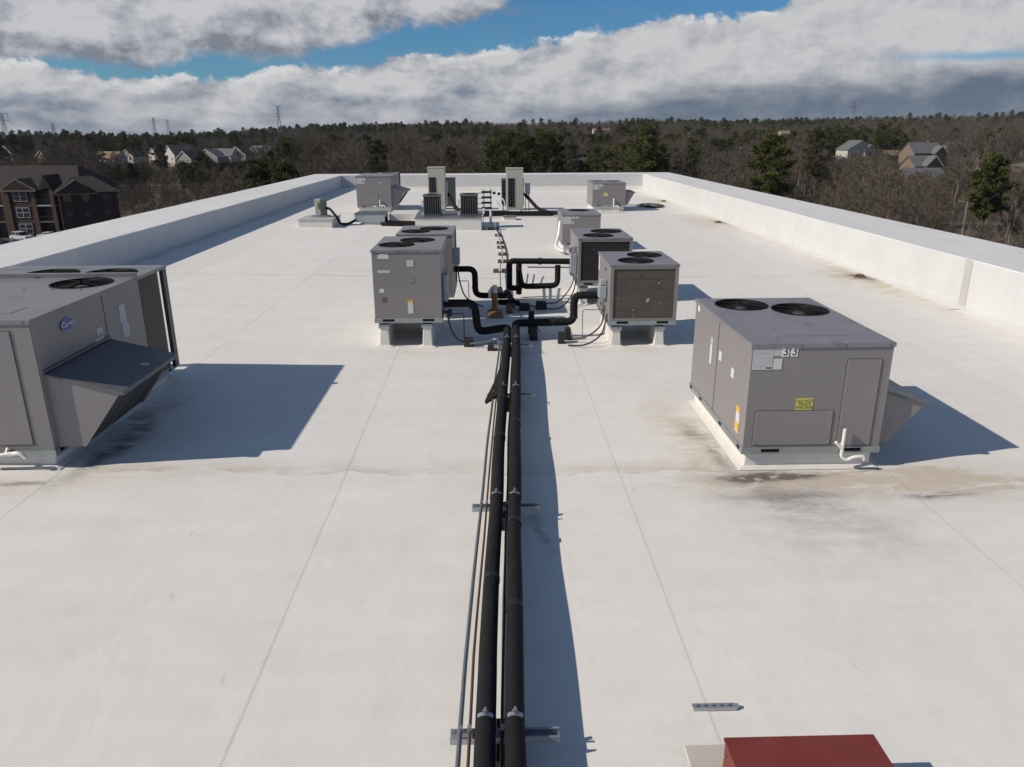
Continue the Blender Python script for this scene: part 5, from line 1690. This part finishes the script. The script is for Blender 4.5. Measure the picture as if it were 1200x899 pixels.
house(692, 300, 14, 9, 5.5, 4.2, -12, 'siding_g', 'shingle_d', 'dark roofed house tucked between pines behind the far wall', face='x', wing=(4.6, 4.2, 2, 5, 2.4, 'siding_w'))
house(704, 830, 17, 9, 3.5, 2.5, 4, 'siding_w', 'shingle_t', 'pale building on the distant ridge above the pines', face='x', dz=2)
house(918, 760, 9, 8, 4, 2.5, 6, 'siding_w', 'shingle_t', 'pale house high on the wooded ridge near the pylon on the right', dz=4, face='x')
house(13, 560, 13, 10, 7, 5, -24, 'siding_w', 'shingle_d', 'white gabled house at the left end of the distant row')
house(52, 600, 11, 9, 5, 4, -24, 'siding_t', 'shingle_d', 'tan house between the first pylon and the tan roofed house')
house(126, 545, 17, 10, 5, 3.6, -22, 'siding_w', 'shingle_t', 'white house with tan roof above the apartment block', face='x')
house(152, 560, 10, 9, 6, 4, -20, 'siding_w', 'shingle_d', 'narrow white fronted house right of the tan roofed one')
house(184, 600, 12, 9, 6, 4, -40, 'siding_w', 'shingle_g', 'small white gable just above the round evergreen')
house(210, 520, 13, 15, 7, 5, -42, 'siding_w', 'shingle_d', 'tall white gabled house with dark roof in the row of houses')
house(224, 470, 10, 14, 5.5, 4, -24, 'siding_g', 'shingle_d', 'pale grey gable in front of the tall white house')
house(246, 510, 15, 10, 5, 4.5, -18, 'siding_g', 'shingle_g', 'grey house right of the pale grey gable', wing=(1, 5, 1.5, 4, 2, 'siding_t'))
house(262, 515, 15, 10, 5.5, 4, -18, 'siding_w', 'shingle_g', 'grey roofed house with white end wall in the row', face='x')
house(281, 530, 13, 10, 5.5, 5, -18, 'siding_g', 'shingle_d', 'dark roofed house with a steep gable in the row')
house(306, 555, 15, 10, 5.5, 4.5, -16, 'siding_g', 'shingle_g', 'grey house last in the row before the woods close in', face='x')

house(1047, 465, 10, 7, 2.6, 2.4, 14, 'siding_t', 'shingle_t', 'small tan roofed house left of the cluster of three', dz=3, face='x')
house(1118, 560, 11, 8, 3.0, 3.0, 10, 'siding_g', 'shingle_g', 'distant grey roofed house above the cluster of three', dz=3, face='x')
house(985, 380, 8, 7, 2.6, 2.2, 10, 'siding_w', 'shingle_g', 'low white garage left of the lone white gabled house', dz=3)
house(838, 520, 8, 8, 5, 3, 0, 'siding_w', 'shingle_d', 'tiny white gable in the woods left of the big bright pine', dz=3)
house(868, 470, 9, 8, 4, 3, 4, 'siding_t', 'shingle_d', 'small brown house in the woods left of the big bright pine', dz=3)
HOUSES.append((236, 372, 0, terrain(236, 372) - 1, 440, 32.4, 61))
HOUSES.append((290, 395, 0, terrain(290, 395) - 1, 480, 36.3, 51))

# ---- apartment block
AY = 152.0
ap = thing('apartment_building', 'three storey brown brick apartment block with gables and balconies', 'building', (-84, AY, GZ))
z1_, zr = -6.1, -2.0


def hip(root, x0, x1, y0, y1, z0, z1, ins, mat, inset_l=True):
    MB().add([(x0, y0, z0), (x1, y0, z0), (x1, y1, z0), (x0, y1, z0), (x0 + (ins if inset_l else 0), (y0 + y1) / 2, z1), (x1 - ins, (y0 + y1) / 2, z1)],
             [(0, 1, 5, 4), (1, 2, 5), (2, 3, 4, 5), (3, 0, 4), (0, 3, 2, 1)]).build('roof', M[mat], root)


MB().box(-128, -79.6, AY, AY + 15, GZ, z1_).build('wall', M['brickb'], ap)
hip(ap, -129, -78.8, AY - 0.8, AY + 15.8, z1_ - 0.1, zr, 4.0, 'shingle_b')
# right wing, turned away from the sun, gable on its left part
WC, WA = (-77.6, AY - 2.0), R(30)
WT = lambda v: (WC[0] + v[0] * math.cos(WA) - v[1] * math.sin(WA), WC[1] + v[0] * math.sin(WA) + v[1] * math.cos(WA), v[2])


def wing(name, mb, mat, par=ap):
    mb.v = [WT(v) for v in mb.v]
    return mb.build(name, M[mat], par)


wing('wall', MB().box(-4.3, 5.6, 0, 12, GZ, z1_ - .5), 'brickb')
MBr = MB().add([(-5.0, -.7, z1_ - .55), (6.3, -.7, z1_ - .55), (6.3, 12.7, z1_ - .55), (-5.0, 12.7, z1_ - .55), (-1.5, 6, z1_ + 2.2), (2.2, 6, z1_ + 2.2)], [(0, 1, 5, 4), (1, 2, 5), (2, 3, 4, 5), (3, 0, 4), (0, 3, 2, 1)])
wing('roof', MBr, 'shingle_b')
wing('roof', MB().prism([(-4.9, z1_ - .6), (-1.2, z1_ + 1.75), (2.5, z1_ - .6)], 'y', -1.0, 6.0), 'shingle_b')
wing('gable', MB().prism([(-4.2, z1_ - .5), (-1.2, z1_ + 1.4), (1.8, z1_ - .5)], 'y', -1.06, -1.01), 'brickb')
wing('eave_board', MB().box(-4.9, 2.5, -1.2, -1.07, z1_ - .85, z1_ - .6), 'siding_t')
for cx_ in (-2.9, .2, 3.6):
    for s_ in range(3):
        zz = GZ + .9 + s_ * 2.95
        fo = wing('window', MB().box(cx_ - .75, cx_ + .75, -.10, -.01, zz, zz + 1.5), 'brickb')
        wing('pane', MB().box(cx_ - .62, cx_ + .62, -.12, -.102, zz + .1, zz + 1.4), 'glass', fo)
# roof break seen as a darker valley
MB().prism([(-86.4, z1_ + .1), (-84.0, z1_ + .1), (-85.2, z1_ + 2.6)], 'y', AY - 1.2, AY + 6).build('roof_valley', M['shingle_b'], ap)
BAYS = [(-92.8, -87.2, 'win'), (-87.2, -83.6, 'bal'), (-96.6, -92.8, 'bal'), (-102.2, -96.6, 'win'), (-106, -102.2, 'bal')]
for x0, x1, kind in BAYS:
    if kind == 'win':
        MB().box(x0, x1, AY - 1.4, AY + .1, GZ, z1_ + .1).build('bay', M['brickb'], ap)
        for xx in (x0 - .02, x1 - .68):
            MB().box(xx, xx + .7, AY - 1.65, AY - 1.41, GZ, z1_ - .05).build('brick_column', M['brickt'], ap)
        rfz = MB().prism([(x0 - .6, z1_ - .1), (x1 + .6, z1_ - .1), ((x0 + x1) / 2, z1_ + 2.0)], 'y', AY - 2.0, AY + 5)
        rfz.build('dormer_roof', M['shingle_b'], ap)
        tr = MB()
        cx = (x0 + x1) / 2
        for sg in (-1, 1):
            tr.add([(cx + sg * (x1 - x0 + 1.2) / 2, AY - 2.02, z1_ - .25), (cx, AY - 2.02, z1_ + 1.8), (cx, AY - 2.02, z1_ + 2.1), (cx + sg * (x1 - x0 + 1.2) / 2, AY - 2.02, z1_ + .05)], [(0, 1, 2, 3)])
        tr.box(x0 - .6, x1 + .6, AY - 2.03, AY - 1.99, z1_ - .35, z1_ - .1)
        tr.build('gable_trim', M['siding_t'], ap)
        for s_ in range(3):
            zz = GZ + 0.9 + s_ * 3.05
            window(ap, cx - 1.15, cx + 1.15, zz, zz + 1.7, AY - 1.4)
            MB().box(x0 + .7, x1 - .7, AY - 1.5, AY - 1.41, zz + 1.95, zz + 2.15).build('sill_band', M['brickt'], ap)
    else:
        for s_ in range(3):
            zz = GZ + s_ * 3.05
            MB().box(x0 + .1, x1 - .1, AY - .12, AY - .005, zz + .25, zz + 2.5).build('balcony_door', M['glass'], ap)
            if s_:
                sl = MB().box(x0, x1, AY - 1.6, AY - .13, zz - .12, zz + .12).build('balcony_slab', M['siding_t'] if s_ == 1 else M['siding_w'], ap)
                for i in range(9):
                    xx = x0 + .15 + (x1 - x0 - .3) * i / 8
                    MB().box(xx - .02, xx + .02, AY - 1.56, AY - 1.52, zz + .12, zz + 1.05).build('baluster', M['dkmetal'], sl)
                MB().box(x0, x1, AY - 1.58, AY - 1.50, zz + 1.05, zz + 1.12).build('balcony_rail', M['dkmetal'], sl)
        MB().box(x1 - .75, x1 - .05, AY - 1.62, AY - .2, GZ, z1_ - .1).build('brick_column', M['brickt'], ap)
for cx in (-82.2, ):
    for s_ in range(3):
        zz = GZ + 0.9 + s_ * 3.05
        window(ap, cx - .75, cx + .75, zz, zz + 1.6, AY, mull=False)


# ---- cars
def car(label, x_, y_, rot, paint, suv=True):
    root = thing('parked_car', label, 'car', (x_, y_, GZ + .05), 'cars parked before the apartment block')
    ca, sa = math.cos(R(rot)), math.sin(R(rot))
    T = lambda v: (x_ + v[0] * ca - v[1] * sa, y_ + v[0] * sa + v[1] * ca, GZ + .05 + v[2])
    h_ = 1.68 if suv else 1.42
    mt_ = simple('car_paint', paint, 0.3, 0.03, 2, spec=0.6)

    def add(nm, mb, mat, par=root, **kw):
        mb.v = [T(v) for v in mb.v]
        return mb.build(nm, mat, par, **kw)
    # lower body across its length, tapered nose and tail
    add('body', MB().prism([(-2.3, .35), (-2.32, .75), (-2.2, .95), (-.95 if suv else -1.2, 1.05), (1.2, 1.08), (2.1, .95), (2.25, .70), (2.25, .35)], 'y', -.88, .88), mt_, bevel=0.06)
    add('cabin', MB().add([(-1.05, -.84, 1.04), (1.95 if suv else 1.6, -.84, 1.04), (1.95 if suv else 1.6, .84, 1.04), (-1.05, .84, 1.04), (-.35, -.68, h_ - .06), (1.55 if suv else .95, -.68, h_ - .06), (1.55 if suv else .95, .68, h_ - .06), (-.35, .68, h_ - .06)],
                          [(0, 1, 5, 4), (1, 2, 6, 5), (2, 3, 7, 6), (3, 0, 4, 7), (4, 5, 6, 7)]), M['glass'])
    add('roof', MB().box(-.42, 1.62 if suv else 1.0, -.71, .71, h_ - .06, h_), mt_, bevel=0.03)
    for xx in (-1.42, 1.38):
        for sg in (-1, 1):
            wob = add('wheel', MB().tube([(xx, sg * .70, .33), (xx, sg * .90, .33)], .33, 14), M['tyre'], smooth=True)
            add('rim', MB().tube([(xx, sg * .89, .33), (xx, sg * .915, .33)], .20, 10), M['galv'], wob)
    for sg in (-1, 1):
        add('headlight', MB().box(-2.335, -2.2, sg * .62 - .2, sg * .62 + .2, .66, .82), M['lamp_glass'])
        add('tail_light', MB().box(2.2, 2.27, sg * .68 - .13, sg * .68 + .13, .72, .92), M['redsw'])
        add('pillar', MB().box(.42, .52, sg * .76 - .05, sg * .76 + .05, 1.05, h_ - .05), mt_)


car('white sport utility vehicle parked before the apartment bay windows', -88.6, 146.2, 155, (0.62, 0.62, 0.61))
car('white car with dark hood parked below the apartment balconies', -84.0, 147.4, 168, (0.55, 0.55, 0.56), False)
car('dark car parked nearest in the corner of the lot', -89.0, 139.0, 160, (0.03, 0.035, 0.045), False)
car('black car parked at the left end of the row', -94.5, 145.5, 155, (0.02, 0.02, 0.024))

# ---- fence of pale rails beyond the apartments
fx0, fx1, fy_ = -112, -70, 262
fz = terrain((fx0 + fx1) / 2, fy_)
fe = thing('rail_fence', 'pale three rail fence in the clearing beside the apartment block', 'fence', ((fx0 + fx1) / 2, fy_, fz))
for i in range(3):
    MB().box(fx0, fx1, fy_ - .06, fy_, fz + .7 + i * 1.05, fz + 1.0 + i * 1.05).build('rail', M['siding_t'], fe)
for i in range(15):
    xx = fx0 + (fx1 - fx0) * i / 14
    MB().box(xx - .12, xx + .12, fy_ + .003, fy_ + .25, fz - .5, fz + 3.2).build('post', M['brickt'], fe)

# ---- lamp post
lx, ly = 74.7, 120.0
lp_ = thing('lamp_post', 'pale lamp post beyond the sunny parapet wall', 'lamp post', (lx, ly, GZ))
MB().tube([(lx, ly, GZ), (lx, ly, -6.75)], [.14, .09], 8).build('pole', M['galv'], lp_, smooth=True)
MB().tube([(lx, ly, -6.85), (lx - .6, ly, -6.75)], .05, 6).build('arm', M['galv'], lp_)
MB().box(lx - 1.35, lx - .55, ly - .16, ly + .16, -6.80, -6.64).build('lamp_head', M['galv'], lp_, bevel=.03)


# ---- lattice pylons
M['pylon'] = simple('pylon_steel', (0.17, 0.18, 0.20), 0.6, 0.1, 0.2, metal=0.2)


def pylon(label, px_, r_, ztop, style='arms', s_=1.0):
    x_, y_ = at_dir(px_az(px_), r_)
    z0 = terrain(x_, y_)
    root = thing('pylon', label, 'pylon', (x_, y_, z0), 'power line pylons on the horizon')
    H = ztop - z0
    wb, wt = 4.2 * s_, 0.9 * s_
    th = 0.13
    hw = lambda u_: (wb + (wt - wb) * min(1, u_ / .75)) if u_ < .75 else wt
    for sx_ in (-1, 1):
        for sy_ in (-1, 1):
            MB().tube([(x_ + sx_ * hw(u_), y_ + sy_ * hw(u_), z0 + H * u_) for u_ in (0, .75, 1.0)], th, 4).build('tower_leg', M['pylon'], root)
    lat = MB()
    us = [0, .14, .27, .39, .5, .6, .69, .77, .84, .91, 1.0]
    for a, b_ in zip(us[:-1], us[1:]):
        for sy_ in (-1, 1):
            for sg in (-1, 1):
                lat.tube([(x_ - sg * hw(a), y_ + sy_ * hw(a), z0 + H * a), (x_ + sg * hw(b_), y_ + sy_ * hw(b_), z0 + H * b_)], th * .6, 3)
                lat.tube([(x_ + sy_ * hw(a), y_ - sg * hw(a), z0 + H * a), (x_ + sy_ * hw(b_), y_ + sg * hw(b_), z0 + H * b_)], th * .6, 3)
    lat.build('lattice', M['pylon'], root, kind='stuff')
    if style == 'arms':
        for u_, L in ((.80, 5.5), (.89, 6.5), (.98, 5.0)):
            for sg in (-1, 1):
                MB().tube([(x_ + sg * wt, y_, z0 + H * u_), (x_ + sg * L * s_, y_, z0 + H * (u_ + .012))], [.15, .08], 4).build('cross_arm', M['pylon'], root)
    else:
        L = 6.0 * s_
        for u_ in (.83, 1.0):
            MB().tube([(x_ - L, y_, z0 + H * u_), (x_ + L, y_, z0 + H * u_)], .17, 4).build('cross_arm', M['pylon'], root)
        for sg in (-1, 1):
            MB().tube([(x_ + sg * L * .8, y_, z0 + H * .82), (x_ + sg * L * .8, y_, z0 + H * 1.02)], .17, 4).build('hanger', M['pylon'], root)


pylon('broad topped pylon at the left edge of the horizon', 8, 800, 22, 'portal')
pylon('slim pylon just right of the broad topped one on the left', 65, 900, 16)
pylon('slim pylon left of a shorter one above the row of houses', 183, 1150, 26)
pylon('short pylon beside a slimmer one above the row of houses', 199, 1300, 26)
pylon('tall pylon standing clear above the ridge left of the far heat pumps', 329, 900, 33, 'arms', .8)
pylon('square topped pylon above the ridge on the right', 996, 1000, 38, 'portal')

# ---- planting the woods
rnd = random.Random(11)
HUGE = []      # (x, y, z, species, variant, scale, rot, sortkey)


def clear_for(x_, y_, r_, azd, z_, Ht):
    """None: plant nothing here, else allowed height factor"""
    if azd < -19.5 and r_ < 190:
        return None
    if r_ < 135 and azd < 22:
        return None
    if -118 < x_ < -48 and 160 < y_ < 268 and x_ < -40 - (y_ - 160) * .08:
        return rnd.uniform(.3, .42) if rnd.random() < 0.55 else None
    if ((x_ - 236) / 24) ** 2 + ((y_ - 372) / 34) ** 2 < 1 or ((x_ - 290) / 24) ** 2 + ((y_ - 395) / 34) ** 2 < 1:
        return None
    f_ = 1.0
    for hx, hy, hr, hz, hd, ha, hw_ in HOUSES:
        if (x_ - hx) ** 2 + (y_ - hy) ** 2 < (hr + 3) ** 2:
            return None
        dang = abs(azd - ha) * R(1) * hd
        if dang < hw_ * .62 + 2 and r_ < hd:
            lim = (3.55 + (hz - 3.55) / hd * r_ - z_) / Ht
            if r_ > hd - 75:
                lim = min(lim, .5)
            f_ = min(f_, max(lim, 0.0) if rnd.random() < (.95 if hr == 0 else (.72 if ha > 0 else .80)) else 0.8)
    return f_ if f_ > .3 else None


def horizon_clear(azd, r_, ztop):
    a = R(azd)
    sx_, cy_ = abs(math.sin(a)), math.cos(a)
    dist = min(12.05 / max(sx_, 1e-3), 53.4 / max(cy_, 1e-3))
    return (ztop - 3.55) / r_ > (1.05 - 3.55) / dist


def plant(x_, y_, sp=None, var=None, scale=None):
    r_ = math.hypot(x_, y_)
    azd = math.degrees(math.atan2(x_, y_))
    z_ = terrain(x_, y_)
    cl = vn(x_, y_, 60, 5) * .6 + vn(x_, y_, 150, 6) * .4
    forced = sp is not None
    if sp is None:
        th = 0.745 if r_ < 420 else 0.60
        if 2.5 < azd < 10.5 and 230 < r_ < 430:
            th = .44
        if azd < -12 and r_ < 480:
            th = .80
        if azd > 12 and r_ < 320:
            th = .97
        if 11 < azd < 27 and 330 < r_ < 700:
            th = .57
        sp = 'pine' if (cl > th and rnd.random() < .85) or rnd.random() < (.02 if r_ < 330 else .05) else 'bare'
    tab = PINE if sp == 'pine' else BARE
    var = rnd.randrange(len(tab)) if var is None else var
    sc_ = scale or (rnd.uniform(.78, 1.12) if r_ < 600 else rnd.uniform(.82, 1.0)) * (1.0 if r_ > 230 else .92)
    H_ = tab[var][2] * sc_
    if not forced:
        f_ = clear_for(x_, y_, r_, azd, z_, H_)
        if f_ is None:
            return
        sc_ *= min(1, f_)
        H_ *= min(1, f_)
        if r_ < 330 and not horizon_clear(azd, r_, z_ + H_):
            return
    HUGE.append((x_, y_, z_, sp, var, sc_, rnd.uniform(0, 6.283), r_))


# trees that can be told apart in the photograph
SPECIAL = [(903, 172, 'pine', 1, 1.15, 'big bright green pine leaning over the sunny parapet wall'),
           (955, 235, 'pine', 0, 1.12, 'tall narrow pine behind the big bright green one'),
           (1166, 150, 'pine', 4, 0.90, 'rounded pine at the edge of the tan field on the right'),
           (443, 330, 'pine', 1, 1.0, 'round dark evergreen above the far left rooftop unit'),
           (190, 430, 'pine', 1, 0.95, 'round evergreen bush form in front of the white gables'),
           (735, 215, 'bare', 0, 1.05, 'pale leafless tree standing up behind the far right unit'),
           (560, 230, 'bare', 4, 1.02, 'pale leafless tree behind the gap between the tall heat pumps'),
           (1163, 260, 'bare', 3, 1.15, 'tall pale leafless tree before the dark woods on the right'),
           (1128, 210, 'bare', 1, 1.05, 'slender leafless tree in front of the lowest grey house'),
           (670, 225, 'pine', 2, 0.85, 'slim yellow green pine left of the dark roofed house')]
spec_pos = []
for px_, r_, sp, var, sc_, lb in SPECIAL:
    x_, y_ = at_dir(px_az(px_, 190), r_)
    spec_pos.append((x_, y_, px_az(px_, 190), r_, 7.0 if sp == 'pine' else 4.0))
    tab = PINE if sp == 'pine' else BARE
    root = thing('pine_tree' if sp == 'pine' else 'bare_tree', lb, 'tree', (x_, y_, terrain(x_, y_)))
    root.scale = (sc_,) * 3
    root.rotation_euler.z = px_
    for nm, me in (('trunk', tab[var][0]), ('crown', tab[var][1])):
        o = D.objects.new(nm, me)
        COL.objects.link(o)
        o.parent = root

r_ = 118.0
while r_ < 1420:
    stp = 5.6 if r_ < 330 else (6.8 if r_ < 600 else (9.5 if r_ < 900 else 12.5))
    azd = -36.0
    da = math.degrees(stp / r_)
    while azd < 38.5:
        a = R(azd + rnd.uniform(-.45, .45) * da)
        rr_ = r_ + rnd.uniform(-.5, .5) * stp
        x_, y_ = rr_ * math.sin(a), rr_ * math.cos(a)
        if not (abs(x_) < 20 and y_ < 62) and all((x_ - q_[0]) ** 2 + (y_ - q_[1]) ** 2 > 16 and not (rr_ < q_[3] + 4 and abs(math.degrees(math.atan2(x_, y_)) - q_[2]) * R(1) * q_[3] < q_[4] and rr_ > 0) for q_ in spec_pos):
            plant(x_, y_)
        azd += da
    r_ += stp * .92
HUGE.sort(key=lambda q_: q_[7])
cnt = {'pine': 0, 'bare': 0}
rest = {'pine': [], 'bare': []}
LAB = {'pine': ('pine_tree', 'dark green pine growing in the winter woods around the building', 'pines in the woods'),
       'bare': ('bare_tree', 'leafless brown tree growing in the winter woods around the building', 'leafless trees in the woods')}
for x_, y_, z_, sp, var, sc_, ro, r_ in HUGE:
    if cnt[sp] < 295:
        cnt[sp] += 1
        nm, lb, gp = LAB[sp]
        root = D.objects.new(nm, None)
        COL.objects.link(root)
        root.location = (x_, y_, z_)
        root.scale = (sc_,) * 3
        root.rotation_euler.z = ro
        tag(root, lb, 'tree', gp)
        tab = PINE if sp == 'pine' else BARE
        for n2, me in (('trunk', tab[var][0]), ('crown', tab[var][1])):
            o = D.objects.new(n2, me)
            COL.objects.link(o)
            o.parent = root
    else:
        rest[sp].append((x_, y_, z_, var, sc_, ro))
print('TREES', cnt, {k2: len(v) for k2, v in rest.items()})


def woods(name, label, pts, tab):
    """the rest of the woods: one object, trees scattered by geometry nodes"""
    me = D.meshes.new(name)
    me.from_pydata([p[:3] for p in pts], [], [])
    for an, idx, ty in (('var', 3, 'INT'), ('scl', 4, 'FLOAT'), ('rot', 5, 'FLOAT')):
        at = me.attributes.new(an, ty, 'POINT')
        at.data.foreach_set('value', [p[idx] for p in pts])
    ob = D.objects.new(name, me)
    COL.objects.link(ob)
    tag(ob, label, 'woods', None, 'stuff')
    ng = D.node_groups.new(name, 'GeometryNodeTree')
    ng.interface.new_socket('Geometry', in_out='INPUT', socket_type='NodeSocketGeometry')
    ng.interface.new_socket('Geometry', in_out='OUTPUT', socket_type='NodeSocketGeometry')
    N = ng.nodes
    gi, go = N.new('NodeGroupInput'), N.new('NodeGroupOutput')
    g2i = N.new('GeometryNodeGeometryToInstance')
    srcs = []
    for tr_, cr_, H_ in tab:
        jn = N.new('GeometryNodeJoinGeometry')
        for me_ in (tr_, cr_):
            so = D.objects.new(me_.name + '_source', me_)
            oi = N.new('GeometryNodeObjectInfo')
            oi.inputs['Object'].default_value = so
            ng.links.new(oi.outputs['Geometry'], jn.inputs[0])
        gg = N.new('GeometryNodeGeometryToInstance')
        ng.links.new(jn.outputs[0], gg.inputs[0])
        srcs.append(gg)
    for gg in reversed(srcs):
        ng.links.new(gg.outputs[0], g2i.inputs[0])
    # one instance list, picked by index
    jl = N.new('GeometryNodeJoinGeometry')
    N.remove(g2i)
    for gg in reversed(srcs):
        ng.links.new(gg.outputs[0], jl.inputs[0])

    def attr(nm, ty):
        a_ = N.new('GeometryNodeInputNamedAttribute')
        a_.data_type = ty
        a_.inputs[0].default_value = nm
        return a_.outputs[0]
    ip = N.new('GeometryNodeInstanceOnPoints')
    ng.links.new(gi.outputs[0], ip.inputs['Points'])
    ng.links.new(jl.outputs[0], ip.inputs['Instance'])
    ip.inputs['Pick Instance'].default_value = True
    ng.links.new(attr('var', 'INT'), ip.inputs['Instance Index'])
    ng.links.new(attr('scl', 'FLOAT'), ip.inputs['Scale'])
    cx = N.new('ShaderNodeCombineXYZ')
    ng.links.new(attr('rot', 'FLOAT'), cx.inputs[2])
    er = N.new('FunctionNodeEulerToRotation')
    ng.links.new(cx.outputs[0], er.inputs[0])
    ng.links.new(er.outputs[0], ip.inputs['Rotation'])
    ng.links.new(ip.outputs[0], go.inputs[0])
    md = ob.modifiers.new('scatter', 'NODES')
    md.node_group = ng


brush = []
for i in range(5200):
    azd = rnd.uniform(-33, 38.5)
    r_ = math.sqrt(rnd.uniform(95 ** 2, 430 ** 2))
    a = R(azd)
    x_, y_ = r_ * math.sin(a), r_ * math.cos(a)
    if (azd < -19.5 and r_ < 186) or (abs(x_) < 22 and y_ < 70) or any((x_ - h_[0]) ** 2 + (y_ - h_[1]) ** 2 < (h_[2] + 1) ** 2 for h_ in HOUSES):
        continue
    if ((x_ - 236) / 24) ** 2 + ((y_ - 372) / 34) ** 2 < 1 or (-118 < x_ < -64 and 252 < y_ < 264) or (x_ - lx) ** 2 + (y_ - ly) ** 2 < 4:
        continue
    brush.append((x_, y_, terrain(x_, y_), rnd.randrange(len(BARE)), rnd.uniform(.18, .40), rnd.uniform(0, 6.283)))
woods('brush_thicket', 'low leafless brush filling the ground between the trunks of the woods', brush, BARE)
woods('bare_woods', 'leafless brown winter woods covering the hills to the horizon', rest['bare'], BARE)
woods('pine_woods', 'dark green pines scattered through the distant winter woods', rest['pine'], PINE)

# ------------------------------------------------------------------ winter haze
hm = D.materials.new('haze_air')
hm.use_nodes = True
hm.node_tree.nodes.clear()
ht = NT(hm.node_tree)
pv = ht.new('ShaderNodeVolumePrincipled')
pv.inputs['Color'].default_value = (0.80, 0.88, 1.0, 1)
pv.inputs['Density'].default_value = 0.00005
pv.inputs['Anisotropy'].default_value = 0.0
ho_ = ht.new('ShaderNodeOutputMaterial')
ht.l.new(pv.outputs[0], ho_.inputs['Volume'])
hz_ = MB().box(-4100, 4100, -4100, 4100, -60, 52).build('haze', hm, kind='stuff')
tag(hz_, 'thin blue winter haze over the woods and hills', 'haze')
